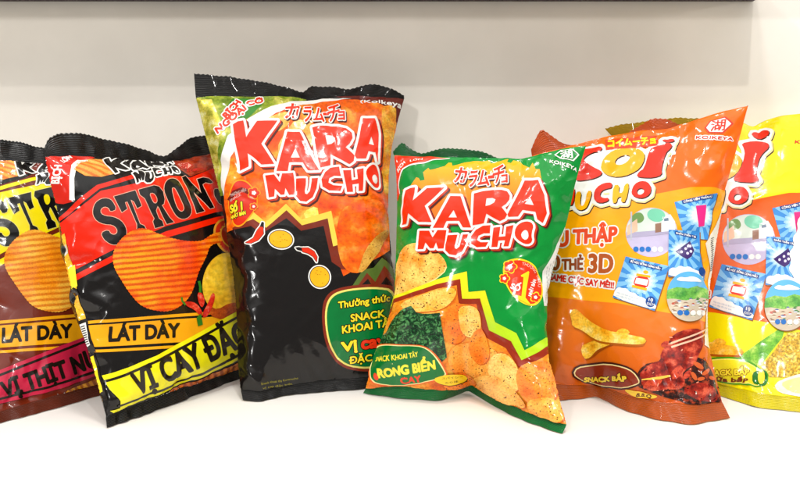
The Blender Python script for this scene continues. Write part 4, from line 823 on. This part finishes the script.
k5 = lambda p: T(570, 130, 9.975, p)
k6 = lambda p: T(570, 170, 8.89, p)
k7 = lambda p: T(635, 120, 6.667, p)
def art_koi(corn=False):
    if corn: mp = lambda q: np.stack([651 + 97 + (q[:, 0] - 651) * 1.03, 232 + 7 + (q[:, 1] - 232) * 1.03 + (q[:, 0] - 651) * .0], -1)
    else: mp = None
    S = Sheet(mp); kw = dict(nz=True)
    TOP = (250, 232, 0) if corn else (252, 106, 2); MID = (232, 96, 16) if corn else (252, 168, 0); LOW = (232, 220, 8) if corn else (226, 112, 16)
    W = film('white_ink', c=WHITE); BK = film('dark_brown_ink', c=(60, 24, 10)); RD = film('red_ink', c=(230, 40, 8)); YL = film('amber_ink', c=(248, 178, 14)); CR = film('cream_ink', c=(250, 226, 160))
    S.add('pouch_print', 1, film('mid_field_ink', c=MID), [(515, 205), (600, 205), (672, 191), (690, 187.6), (712, 187.6), (736, 191), (738, 330), (725, 327), (678, 315), (619, 303.5), (548, 296.6), (515, 294)])
    S.add('pouch_print', 1, film('low_field_ink', 'fade', LOW, LOW if corn else (186, 74, 10), sc=400, rot=310), [(515, 294), (548, 296.6), (619, 303.5), (678, 315), (725, 327), (745, 332), (750, 430), (515, 430)])
    Kk = [k5([(60, 215), (185, 192), (250, 180), (310, 180), (322, 205), (290, 232), (220, 245), (150, 290), (132, 318), (230, 380), (310, 415), (322, 440), (290, 470), (210, 500), (60, 520), (10, 480), (30, 300)])]
    Ok = k5([(305, 370), (340, 290), (430, 220), (560, 190), (670, 195), (740, 240), (745, 300), (700, 390), (600, 450), (480, 480), (380, 460), (320, 420)]); Oi = k5([(440, 335), (480, 285), (560, 262), (600, 275), (590, 310), (540, 350), (470, 362)])
    if corn:
        i_ = [(x - 0, y) for x, y in T(640, 100, 4.99, [(500, 225), (560, 215), (635, 220), (640, 245), (610, 270), (590, 300), (575, 370), (592, 400), (575, 415), (470, 410), (465, 390), (500, 350), (520, 280), (515, 250)])]
        heart = T(640, 100, 4.99, [(550, 185), (560, 165), (578, 160), (595, 168), (608, 154), (628, 152), (645, 165), (635, 190), (590, 210)])
        inv = lambda p: [((x - 748) / 1.03 + 651, (y - 239) / 1.03 + 232) for x, y in p]; Ik = inv(i_); Hk = inv(heart)
    else:
        Ik = k7([(175, 180), (215, 160), (245, 175), (235, 200), (200, 230), (172, 330), (178, 370), (120, 390), (40, 388), (8, 380), (25, 350), (60, 330), (92, 220), (112, 195)]); Hk = k7([(175, 152), (190, 140), (215, 142), (240, 135), (262, 140), (255, 155), (215, 162)])
    Mm = k6([(-60, 200), (20, 180), (52, 165), (36, 310), (-10, 325), (-60, 320)]); Um = k6([(60, 200), (105, 195), (90, 300), (108, 328), (135, 300), (155, 190), (200, 190), (170, 300), (140, 350), (90, 365), (50, 340), (45, 280)])
    Cm = k6([(375, 115), (300, 120), (235, 160), (210, 220), (220, 280), (270, 300), (340, 280), (345, 250), (300, 255), (262, 235), (280, 190), (330, 170), (370, 165)])
    Hm = k6([(385, 140), (440, 135), (430, 210), (470, 205), (485, 130), (530, 120), (495, 290), (450, 290), (460, 240), (425, 245), (410, 300), (372, 295)])
    Om = k6([(545, 190), (570, 130), (630, 100), (690, 110), (722, 160), (710, 220), (650, 255), (590, 250), (550, 225)]); Oh = k6([(590, 190), (615, 165), (650, 170), (660, 200), (630, 225), (600, 220)])
    al = Kk + [Ok, Ik, Hk, Mm, Um, Cm, Hm, Om] + [k5([(0, 240), (330, 240), (700, 300), (740, 480), (700, 560), (60, 640), (0, 600)])]
    S.add('brand_lettering', 2, BK, al, off=3.6, shift=(1.5, 1.9)); S.add('brand_lettering', 2.6, CR, al, off=3.5, shift=(.9, 1.0)); S.add('brand_lettering', 3.2, W, al, off=3.0)
    for r in Kk + [[Ok, Oi], Ik, Hk, Mm, Um, Cm, Hm, [Om, Oh]]: S.add('brand_lettering', 3.8, BK, r, shift=(.8, 1.0), sm=1)
    for m, r in ((RD, Kk[0]), (YL, [Ok, Oi]), (RD, Ik), (RD, Hk), (RD, Mm), (YL, Um), (RD, Cm), (YL, Hm), (RD, [Om, Oh])): S.add('brand_lettering', 4.5, m, r, sm=1)
    if not corn:
        S.add('brand_lettering', 5, film('banner_red_ink', c=(232, 66, 16)), [(605, 141), (657, 134.6), (658.6, 147.4), (640, 149), (606, 152)]); S.add('brand_lettering', 5.6, film('yellow_ink', c=(252, 226, 20)), text('コイムーチョ', (608, 149.6), (655.4, 145), (655, 136.6), (608, 141.4)), off=.5, **kw)
    hx = T(640, 100, 4.99, [(318, 150), (348, 108), (425, 88), (457, 125), (405, 174), (335, 174)])
    emblem(S, hx, tuple(T(640, 100, 4.99, [(345, 166), (412, 160), (425, 102), (355, 112)])), tuple(T(640, 100, 4.99, [(276, 202), (455, 204), (458, 190), (278, 188)])), fill=WHITE, ink=(214, 48, 20), halo=WHITE if not corn else None, z=2)
    OUT = 1.25
    def wt(t, q, c, w, part='promo_lettering'):
        r = text(t, *[np.array(v, float) for v in q]); S.add(part, 2, W, r, off=w + OUT, **kw); S.add(part, 3, film('promo_ink', c=c), r, off=w, **kw)
    wt('SƯU', ((538, 249), (569, 245.6), (569, 231.4), (538, 234.6)), (232, 70, 26), .9); wt('THẬP', ((574, 244), (616.4, 241), (617, 227.2), (574.4, 230.6)), (232, 70, 26), .9)
    wt('50', ((543, 270.4), (561, 269.6), (561, 255.8), (543, 256.4)), (150, 66, 20), .7); wt('THẺ', ((563.6, 270), (583, 269.4), (583.2, 258.8), (563.4, 259.8)), (150, 66, 20), .6); wt('3D', ((589, 272), (612, 272.6), (613, 255), (589.6, 254.6)), (176, 80, 20), 1.0)
    wt('GAME CỰC SAY MÊ!!!', ((548.6, 279.6), (613.6, 288.6), (614.2, 282.6), (549.2, 273.4)), (216, 44, 24), .35)
    def clip(poly, Q):
        s = np.sign((Q[1, 0] - Q[0, 0]) * (Q[2, 1] - Q[1, 1]) - (Q[1, 1] - Q[0, 1]) * (Q[2, 0] - Q[1, 0])); P_ = [np.array(v, float) for v in poly]
        for a, b in zip(Q, np.roll(Q, -1, 0)):
            out = []; f = lambda p: s * ((b[0] - a[0]) * (p[1] - a[1]) - (b[1] - a[1]) * (p[0] - a[0]))
            for p, q in zip(P_, P_[1:] + P_[:1]):
                fp, fq = f(p), f(q)
                if fp >= 0: out.append(p)
                if fp * fq < 0: out.append(p + (q - p) * fp / (fp - fq))
            P_ = out
            if len(P_) < 3: return []
        return np.array(P_)
    # round scene
    BL = film('blue_ink', c=(36, 110, 190)); DB = film('navy_ink', c=(20, 66, 140)); SK = film('sky_ink', c=(96, 178, 230)); LV = film('lavender_ink', c=(196, 186, 216))
    cl = lambda p: p
    S.add('game_cards', 2, LV, ell(651.3, 232.5, 25.6, 24.6)); top = [p for p in ell(651.3, 232.5, 25.0, 24.0, n=80) if p[1] < 233]; S.add('game_cards', 2.6, film('pale_scene_ink', c=(214, 226, 214)), top)
    S.add('game_cards', 3.2, film('mint_ink', c=(120, 206, 170)), ell(656, 215.5, 9, 6.5, 10)); S.add('game_cards', 3.2, film('wall_scene_ink', c=(232, 190, 160)), [(627.5, 226), (637, 219), (637.6, 231), (627, 236)]); S.add('game_cards', 3.4, film('post_ink', c=(190, 190, 200)), [(630.4, 212), (632, 212), (632, 240), (630.4, 240)])
    S.add('game_cards', 3.0, film('leaf_scene_ink', c=(110, 150, 80)), smooth_ring([(629, 222), (633, 214), (641, 212), (645, 219), (640, 224)])); S.add('game_cards', 3.1, film('street_scene_ink', c=(176, 168, 196)), [(626.5, 233), (676, 229), (676, 233), (650, 236), (626.5, 238)]); S.add('game_cards', 3.3, film('fence_scene_ink', c=(150, 110, 90)), [(655, 224), (661, 223), (661, 232), (655, 233)])
    S.add('game_cards', 3.2, film('roof_scene_ink', c=(236, 238, 240)), [(662, 217), (670, 214.6), (674.6, 222), (674.6, 231), (661, 232)]); S.add('game_cards', 3.6, film('window_scene_ink', c=(110, 130, 150)), [(663.6, 219), (668, 218), (668.4, 221), (664, 221.6)])
    for k in range(5): S.add('game_cards', 3.4, BL if k < 3 else W, ell(635.9 + k * 6.1, 249.4, 2.7, 2.7, n=20))
    def card(q, ctr, rays, seed_, head, hq, part='game_cards', z=2):
        S.add(part, z, film('card_shadow_ink', c=(150, 90, 20)), q, shift=(1.0, 1.2)); S.add(part, z + .6, film('card_blue_ink', c=(60, 140, 214)), q)
        Q = np.array(q, float)
        lo, hi = Q.min(0), Q.max(0)
        for w in burst(ctr[0], ctr[1], 0, rays, 14, seed_):
            S.add(part, z + 1.2, film('ray_ink', c=(128, 192, 236)), clip(w, Q))
        for gz, gk, gc in ((1.6, .5, (160, 208, 240)), (1.9, .42, (190, 224, 246)), (2.15, .34, (222, 240, 250))):
            gp = [(ctr[0] + rays * gk * (1 + .1 * math.cos(14 * a_)) * math.cos(a_), ctr[1] + rays * gk * .86 * (1 + .1 * math.cos(14 * a_)) * math.sin(a_)) for a_ in np.linspace(0, 6.2, 84)]
            S.add(part, z + gz, film('glow_ink', c=gc), clip(gp, Q))
        S.add(part, z + 2.3, DB, hq)
        h = np.array(hq, float); a = h[3] + (h[0] - h[3]) * .22; b_ = h[2] + (h[1] - h[2]) * .22; c_ = h[1] + (h[2] - h[1]) * .24; d_ = h[0] + (h[3] - h[0]) * .24
        a = a + (b_ - a) * .05; d_ = d_ + (c_ - d_) * .05; b_ = b_ - (b_ - a) * .05; c_ = c_ - (c_ - d_) * .05
        S.add(part, z + 2.8, W, text(head, a, b_, c_, d_), off=.1, **kw)
    card([(674, 202.4), (716, 193.2), (705.5, 240), (684, 238.4)], (699, 216), 26, .2, 'CÔNG VIÊN THẦN KÌ', [(681, 200.8), (711.6, 194.4), (711.2, 198.6), (682, 204.6)][::1])
    S.add('game_cards', 5, film('pink_ink', c=(232, 40, 130)), [(694.4, 206.6), (704, 205.6), (702.2, 226.4), (696.8, 227.4)])
    card([(668.4, 230), (697.6, 231.6), (697.6, 252), (703.6, 280), (688, 277), (667.6, 277)], (682, 250), 22, .1, 'KHĂN THẦN TÀI', [(674.8, 231.4), (695, 236.2), (694.4, 239.6), (674.4, 234.6)], z=5)
    PU = film('purple_cloth_ink', c=(66, 44, 110)); S.add('game_cards', 8, PU, [(674.8, 252), (683, 246), (688.6, 241.4), (692, 251), (689.6, 257), (685.4, 259.8), (680, 256.6)])
    for x, y in ((680.6, 252.6), (684.6, 249.4), (688.6, 247), (686, 254), (689, 252)): S.add('game_cards', 8.6, film('pale_eye_ink', c=(226, 220, 240)), ell(x, y, 1.25, 1.4, n=12))
    S.add('game_cards', 7.8, W, [(668, 277), (668.2, 270), (672, 267.8), (675, 268.8), (679, 266), (683, 268), (687, 266.8), (692, 270), (698, 272), (701.8, 279), (690, 276.8)], sm=1); S.add('game_cards', 8.8, DB, ell(699.5, 272, 3.2, 4.4, -10))
    card([(625.6, 256.6), (668.8, 266.4), (654.4, 311), (612.8, 297.6)], (641.4, 281), 30, .3, 'BỘ HỌC ĐỒNG CÔNG MẪU', [(629.6, 259), (662, 267.4), (661, 271), (628.6, 262.8)], z=3)
    S.add('game_cards', 6, W, [(613.2, 297.4), (615, 290.6), (618.6, 287), (622.4, 288.6), (626.6, 288.4), (629.6, 292.4), (635, 293), (638, 296.6), (644, 298), (647.6, 302), (656.4, 305), (654.6, 310.6)], sm=1)
    S.add('game_cards', 6.6, RD, [(636, 275.4), (650, 277.4), (647, 289.6), (632.6, 286)], sm=1); S.add('game_cards', 7.1, W, [(636.4, 278), (648.6, 280.2), (646.6, 286), (634.6, 283.6)]); S.add('game_cards', 7.1, YL, [(636.4, 273.6), (650.4, 275.8), (650, 278), (636, 276)]); S.add('game_cards', 7.1, YL, [(632.4, 285), (647, 288.6), (646.4, 291), (631.6, 287.4)])
    S.add('game_cards', 7.1, YL, ell(645.6, 272.4, 2.6, 1.7, 10)); S.add('game_cards', 6.8, DB, ell(650.4, 302, 5, 5.4)); S.add('game_cards', 7.3, W, text('10', (648.4, 301.2), (652.4, 302), (652.8, 299), (648.8, 298.2)), off=.1, **kw); S.add('game_cards', 7.3, W, text('ĐIỂM', (646.4, 305), (654, 306.4), (654.4, 304), (646.8, 302.6)), **kw)
    S.add('game_cards', 6.8, film('grey_blue_ink', c=(150, 180, 210)), text('Hộp cơm thần kỳ ăn là mê', (617, 293.4), (637.6, 299.6), (638, 298.2), (617.4, 292)), **kw); S.add('game_cards', 6.8, film('grey_blue_ink', c=(150, 180, 210)), text('sưu tập đủ bộ quà', (616.4, 296), (634.6, 301.6), (635, 300.2), (616.8, 294.6)), **kw)
    E_ = ell(686.7, 296.9, 20.6, 24.8, 0, 90); S.add('game_cards', 9.4, film('card_shadow_ink', c=(150, 90, 20)), E_, shift=(.8, .9)); S.add('game_cards', 10, SK, E_)
    Ea = np.asarray(E_)
    S.add('game_cards', 10.6, film('hill_ink', 'mottle', (70, 150, 60), (120, 190, 80), (170, 210, 110)), clip([(660, 294), (668, 290), (676, 287.5), (686, 289), (694, 286), (702, 288), (712, 292), (712, 325), (660, 325)], Ea))
    S.add('game_cards', 11.2, film('town_ground_ink', c=(206, 190, 166)), clip([(660, 300), (672, 299), (684, 301), (698, 298), (712, 300), (712, 325), (660, 325)], Ea))
    S.add('game_cards', 10.9, W, smooth_ring([(674, 281), (679, 277), (684, 278.6), (689, 276.6), (696, 279), (700, 281.6), (688, 282.4)]))
    rg = random.Random(9)
    for k in range(46):
        x, y = rg.uniform(667, 706), rg.uniform(299, 320)
        if ((x - 686.7) / 18.4) ** 2 + ((y - 296.9) / 22.4) ** 2 > 1: continue
        w_ = rg.uniform(1.2, 2.2); S.add('game_cards', 11.7, film('house_wall_ink', c=rg.choice([(240, 234, 224), (226, 206, 180), (214, 216, 226)])), [(x - w_, y), (x + w_, y), (x + w_, y + 1.6), (x - w_, y + 1.6)])
        S.add('game_cards', 12.1, film('house_roof_ink', c=rg.choice([(190, 84, 60), (90, 110, 160), (150, 120, 96), (80, 130, 70)])), [(x - w_ - .4, y + .2), (x - w_ * .3, y - 1.1), (x + w_ * .4, y - 1.1), (x + w_ + .4, y + .2)])
    for k in range(5): S.add('game_cards', 12.8, BL if k < 2 else W, ell(678.6 + k * 5.6, 313.2, 2.5, 2.6, n=18))
    if not corn:
        S.add('side_gusset', 4, film('white_ink', c=(232, 224, 206)), [(727, 205), (721, 214), (709, 234), (703, 244), (705, 254), (709.5, 268), (709, 300), (705, 328), (702.6, 345), (716, 352), (740, 300), (744, 220)])
        for k in range(17): S.add('side_gusset', 4.8, film('barcode_ink', c=(60, 54, 50)), [(709.4 + (k % 3) * .2, 238 + k * 2.0), (713.4, 236.6 + k * 2.0), (713.4, 237.5 + k * 2.0), (709.4 + (k % 3) * .2, 239 + k * 2.0)])
    puff = film('corn_puff_ink', 'mottle', (236, 150, 16), (255, 196, 56), (255, 226, 130), sc=.8); t54 = lambda p: T(540, 300, 3.84, p)
    for q_ in ([(155, 175), (190, 160), (225, 150), (300, 140), (300, 160), (240, 182), (195, 218), (168, 224)], [(115, 45), (138, 30), (198, 84), (258, 118), (398, 144), (408, 158), (370, 172), (240, 160), (160, 112), (125, 100)]): S.add('corn_puff_picture', 3, film('puff_shade_ink', c=(160, 72, 12) if not corn else (196, 168, 10)), t54(q_), sm=1, shift=(.9, 1.5))
    S.add('corn_puff_picture', 3.6, puff, t54([(155, 175), (190, 160), (225, 150), (262, 148), (300, 140), (300, 160), (240, 182), (218, 192), (195, 218), (168, 224)]), sm=1)
    S.add('corn_puff_picture', 4.1, puff, t54([(290, 125), (310, 108), (335, 112), (348, 130), (310, 140)]), sm=1)
    S.add('corn_puff_picture', 4.2, film('puff_shade_ink', c=(176, 90, 12)), t54([(138, 40), (198, 90), (258, 122), (345, 138), (404, 150), (404, 176), (366, 180), (300, 174), (240, 168), (205, 153), (160, 118), (125, 106)]), sm=1)
    S.add('corn_puff_picture', 4.9, puff, t54([(115, 45), (138, 30), (158, 48), (198, 84), (258, 118), (320, 128), (345, 134), (398, 144), (408, 158), (400, 168), (370, 172), (300, 166), (240, 160), (205, 145), (160, 112), (125, 100), (124, 75)]), sm=1)
    if not corn:
        mt = film('glazed_meat_ink', 'mottle', (84, 10, 6), (160, 34, 18), (226, 96, 66), sc=1.1)
        S.add('meat_picture', 3.2, film('sauce_ink', 'mottle', (26, 10, 8), (60, 22, 14), (170, 60, 30), sc=2.2), t54([(370, 330), (372, 270), (420, 235), (470, 250), (560, 270), (575, 230), (600, 215), (650, 250), (665, 300), (690, 380), (740, 460), (640, 450), (560, 400), (480, 372), (420, 352)]), sm=1)
        S.add('meat_picture', 3.8, mt, t54([(378, 285), (402, 258), (430, 240), (462, 232), (462, 205), (490, 165), (510, 132), (560, 112), (608, 110), (622, 140), (618, 180), (600, 215), (585, 250), (560, 262), (540, 285), (556, 312), (540, 345), (480, 340), (430, 350), (395, 332)]), sm=1)
        S.add('meat_picture', 3.8, mt, t54([(540, 345), (590, 312), (640, 316), (668, 340), (684, 392), (640, 392), (590, 378)]), sm=1)
        rg = random.Random(4); bits = film('sauce_dark_ink', c=(34, 12, 8)); gl = film('meat_gloss_ink', c=(238, 150, 120)); fb = film('meat_red_ink', 'mottle', (170, 40, 20), (214, 76, 44), (150, 24, 14), sc=1.6)
        for k in range(9):
            x, y = rg.uniform(400, 600), rg.uniform(140, 330)
            if x < 470 and y < 230: continue
            S.add('meat_picture', 4.3, fb, ell(540 + x / 3.84, 300 + y / 3.84, rg.uniform(4, 8), rg.uniform(2, 3.4), rg.uniform(-60, -20), 14))
        for k in range(22):
            x, y = rg.uniform(395, 625), rg.uniform(135, 345)
            if x < 480 and y < 235 or x > 600 and y > 230: continue
            S.add('meat_picture', 4.9, gl if k % 3 else bits, ell(540 + x / 3.84, 300 + y / 3.84, rg.uniform(.8, 2.2), rg.uniform(.35, .7), rg.uniform(-80, 10), 10))
        for k in range(26):
            x, y = rg.uniform(575, 690), rg.uniform(225, 420); S.add('meat_picture', 4.9, film('sauce_glint_ink', c=(236, 214, 200)) if k % 4 == 0 else bits, stroke([(540 + x / 3.84, 300 + y / 3.84), (540 + (x + rg.uniform(-14, 14)) / 3.84, 300 + (y + rg.uniform(5, 12)) / 3.84)], rg.uniform(.5, 1.2)))
        for x, y, rx, ry, a in ((600, 250, 22, 9, 35), (630, 275, 20, 8, -30), (585, 290, 18, 8, 60), (655, 300, 16, 7, 20), (610, 300, 14, 7, -10), (640, 235, 16, 7, 50)): S.add('meat_picture', 4.3, film('orange_bit_ink', c=(206, 92, 40)), ell(540 + x / 3.84, 300 + y / 3.84, rx / 3.84, ry / 3.84, a, 12))
        for p in ([(498, 168), (570, 140), (648, 106)], [(502, 182), (575, 156), (648, 124)]): S.add('meat_picture', 4.9, film('chopstick_ink', c=(246, 190, 160)), stroke(t54(p), [2.0, 1.7, 1.5]))
        lb = np.array(t54([(122, 282), (140, 250), (200, 242), (262, 238), (325, 252), (362, 270), (384, 300), (386, 318), (368, 326), (330, 340), (270, 340), (200, 322), (150, 308)])); c = lb.mean(0); ink = ((62, 20, 12), (240, 214, 150), (140, 44, 18))
    else:
        lf = film('husk_ink', 'mottle', (70, 150, 30), (120, 190, 50), (180, 220, 90)); iv = lambda p: [((x - 748) / 1.03 + 651, (y - 239) / 1.03 + 232) for x, y in T(690, 300, 4.16, p)]
        S.add('corn_picture', 3.2, lf, iv([(200, 235), (280, 180), (340, 140), (395, 105), (380, 160), (330, 220), (290, 270), (240, 262)])); S.add('corn_picture', 3.7, film('corn_ink', 'leafy', (244, 200, 60), (254, 226, 120), (214, 160, 30), sc=.5), iv([(290, 275), (340, 220), (378, 168), (400, 140), (560, 120), (560, 310), (420, 320), (330, 318)]))
        S.add('milk_bowl_picture', 4.2, film('milk_bowl_ink', c=(240, 232, 214)), iv([(350, 345), (400, 318), (470, 300), (600, 290), (600, 420), (480, 412), (400, 398), (362, 375)]), sm=1); S.add('milk_bowl_picture', 4.7, film('milk_ink', c=(252, 236, 150)), iv([(372, 345), (410, 326), (480, 312), (600, 306), (600, 400), (480, 392), (410, 378)]), sm=1)
        lb = np.array(iv([(40, 245), (140, 238), (200, 242), (255, 262), (290, 290), (318, 300), (320, 340), (290, 362), (250, 356), (180, 345), (60, 330), (-10, 310), (-10, 255)])); c = lb.mean(0); ink = ((70, 150, 20), (246, 240, 110), (232, 220, 40))
    S.add('flavour_label', 5, film('label_ink', c=ink[0]), lb, off=1.2, sm=1); S.add('flavour_label', 5.6, film('cream_ink', c=ink[1]), lb, off=-.6, sm=1); S.add('flavour_label', 6.2, film('label_centre_ink', c=ink[2]), lb, off=-1.7, sm=1)
    if not corn:
        r = text('SNACK BẮP', *t54([(168, 312), (334, 308), (332, 290), (170, 294)])); S.add('flavour_label', 6.8, film('black_ink', c=(40, 16, 8)), r, off=.95, **kw); S.add('flavour_label', 7.4, film('yellow_ink', c=(246, 206, 60)), r, off=.45, **kw)
        S.add('flavour_label', 6.8, film('yellow_ink', c=(236, 190, 70)), [(642, 378.2), (670, 374.4), (671, 376), (660, 378.6), (642, 379.4)]); S.add('flavour_label', 6.8, film('yellow_ink', c=(236, 190, 50)), smooth_ring(t54([(322, 345), (350, 342), (420, 362), (458, 368), (440, 382), (400, 384), (360, 372)])))
        S.add('flavour_label', 7.4, film('black_ink', c=(90, 40, 16)), text('B.B.Q', *t54([(372, 372), (430, 380), (432, 366), (376, 358)])), off=.2, **kw)
    else:
        r = text('SNACK BẮP', *iv([(60, 312), (243, 306), (242, 285), (60, 290)])); S.add('flavour_label', 6.8, film('brown_ink', c=(120, 50, 10)), r, off=.9, **kw); S.add('flavour_label', 7.4, film('yellow_ink', c=(250, 226, 60)), r, off=.35, **kw); S.add('flavour_label', 7.2, film('brown_ink', c=(120, 50, 10)), text('sữa bắp', *iv([(95, 336), (242, 338), (242, 322), (95, 318)])), off=.4, **kw)
        S.add('flavour_label', 7.6, film('green_ink', c=(30, 110, 30)), iv([(256, 300), (275, 290), (290, 282), (308, 290), (322, 320), (310, 360), (285, 352), (262, 345)]), sm=1); S.add('flavour_label', 8.2, film('corn_ink', c=(246, 214, 60)), iv([(280, 290), (295, 284), (308, 305), (306, 345), (290, 350), (278, 325)]), sm=1)
        wv = [((x - 748) / 1.03 + 651, (y - 239) / 1.03 + 232) for x, y in [(803, 214), (799, 216), (795, 222), (796, 232), (791, 238), (792, 247), (787, 253), (790, 262), (787, 270), (792, 277), (794, 288), (803, 292), (850, 292), (850, 214)]]
        S.add('side_gusset', 9.5, film('white_ink', c=(246, 242, 232)), wv, sm=1)
    return S, [film('yellow_film' if corn else 'orange_film', c=TOP), film('gold_seal' if corn else 'brown_seal', c=(176, 142, 8) if corn else (188, 72, 14), ribs=60, rough=.25, metal=.35 if corn else 0), film('olive_seal' if corn else 'brown_seal', c=(206, 190, 16) if corn else (172, 74, 14), ribs=60, rough=.22)]

LAB = dict(
  A='dark red crisp bag with yellow title panel and crimson banner, cut off at far left', B='black crisp bag with red title panel, orange crinkle chip and slanted yellow banner',
  C='tallest bag, black with orange top and chilli and potato drawings', D='green crisp bag with seaweed and chip pictures, in front of the tall black bag',
  E='orange corn snack bag with glazed meat and chopsticks picture, beside the green bag', F='yellow corn snack bag with corn cob picture, rightmost behind the orange bag')
def all_bags():
    for k, (key, fn) in enumerate((('A', lambda: art_strong(True)), ('B', art_strong), ('C', art_black), ('D', art_green), ('E', art_koi), ('F', lambda: art_koi(True)))):
        S, mats = fn(); build_bag('snack_bag', SPECS[key], 10 + k, S, mats, LAB[key])
# ------------------------------------------------------------------ shelf unit and lamps
def plain(name, c, rough=.5, bump=.0, sc=30):
    m = bpy.data.materials.new(name); m.use_nodes = True; nt = m.node_tree; p = nt.nodes['Principled BSDF']; oc = nd(nt, 'ShaderNodeTexCoord')
    n = nd(nt, 'ShaderNodeTexNoise'); n.inputs['Scale'].default_value = sc; n.inputs['Detail'].default_value = 5; nt.links.new(oc.outputs['Object'], n.inputs[0])
    r = nd(nt, 'ShaderNodeValToRGB'); r.color_ramp.elements[0].position = .3; r.color_ramp.elements[1].position = .7; r.color_ramp.elements[0].color = lin(tuple(int(v * .965) for v in c)); r.color_ramp.elements[1].color = lin(c)
    nt.links.new(n.outputs[0], r.inputs[0]); nt.links.new(r.outputs[0], p.inputs['Base Color']); p.inputs['Roughness'].default_value = rough
    b = nd(nt, 'ShaderNodeBump'); b.inputs['Strength'].default_value = bump; b.inputs['Distance'].default_value = .0006; nt.links.new(n.outputs[0], b.inputs['Height']); nt.links.new(b.outputs[0], p.inputs['Normal'])
    return m
def board(name, lo, hi, mat, bev=.0015):
    import bmesh
    bm = bmesh.new(); bmesh.ops.create_cube(bm, size=1)
    for v in bm.verts: v.co = Vector([lo[k] + (v.co[k] + .5) * (hi[k] - lo[k]) for k in range(3)])
    bmesh.ops.bevel(bm, geom=bm.edges[:], offset=bev, segments=2, affect='EDGES')
    me = bpy.data.meshes.new(name); bm.to_mesh(me); bm.free(); me.materials.append(mat); o = bpy.data.objects.new(name, me); COL.objects.link(o); return o
def setting():
    wm = plain('white_laminate', (240, 236, 230), .35, .05, 6); wl = plain('painted_back_panel', (249, 243, 233), .55, .25, 14)
    s = board('shelf', (-1.3, .22, -.02), (1.3, .600, 0), wm); s['kind'] = 'structure'
    w = board('wall', (-1.3, .6005, -.02), (1.3, .62, .9), wl); w['kind'] = 'structure'
    u = board('upper_shelf', (-1.3, .506, .3325), (.323, .600, .347), wm); u['kind'] = 'structure'
    e = board('shelf_trim', (-1.3, .590, .3305), (.322, .5995, .3323), plain('dark_trim', (44, 30, 28), .45, .1), .0004); e['kind'] = 'structure'
def lamp(name, kind, loc, aim, energy, size, col=(1, .975, .945), **kw):
    l = bpy.data.lights.new(name, kind); l.energy = energy; l.color = col
    if kind == 'AREA':
        l.size = size; 
        if 'sy' in kw: l.shape = 'RECTANGLE'; l.size_y = kw['sy']
    else: l.shadow_soft_size = size
    o = bpy.data.objects.new(name, l); COL.objects.link(o); o.location = loc; o.rotation_euler = (Vector(aim) - Vector(loc)).to_track_quat('-Z', 'Y').to_euler(); return o
def lighting():
    w = bpy.data.worlds.new('World'); SC.world = w; w.use_nodes = True; 
    # the bright shop around the shelf: pale ceiling above, dimmer walls and floor towards the horizon
    nt = w.node_tree; g = nd(nt, 'ShaderNodeTexCoord'); sp = nd(nt, 'ShaderNodeSeparateXYZ'); nt.links.new(g.outputs['Generated'], sp.inputs[0]); r = nd(nt, 'ShaderNodeValToRGB'); nt.links.new(sp.outputs[2], r.inputs[0])
    e = r.color_ramp.elements; e[0].position = .0; e[0].color = (.165, .163, .157, 1); e[1].position = .80; e[1].color = (.82, .82, .80, 1); m_ = e.new(.40); m_.color = (.19, .187, .18, 1); m_ = e.new(.62); m_.color = (.86, .855, .835, 1)
    nt.links.new(r.outputs[0], nt.nodes['Background'].inputs[0]); nt.nodes['Background'].inputs[1].default_value = 1.86
    lamp('ceiling_lamp', 'AREA', (.34, -.60, 1.26), (0.1, .5, .12), 4.0, .03)
    lamp('ceiling_lamp', 'AREA', (-.55, -.30, 1.15), (0, .5, .1), 2.6, .045)
    lamp('front_fill_lamp', 'AREA', (-.9, -1.8, .75), (0, .55, .15), 11, .12, col=(1, .985, .96))  # added low fill from the front, lifts the shaded wall band and bag fronts
    lamp('ceiling_lamp', 'AREA', (.0, .08, 1.9), (0, .4, 0), 11, .20)
    o = lamp('spot_lamp', 'SPOT', (1.2, -.75, .50), (.825, .6, .40), 6, .02); o.data.spot_size = math.radians(40.5); o.data.spot_blend = .03
    v = SC.view_settings; v.view_transform = 'Standard'; v.look = 'None'; v.exposure = .16; v.gamma = 1
    SC.cycles.use_denoising = True; SC.cycles.max_bounces = 6
all_bags(); setting(); lighting()
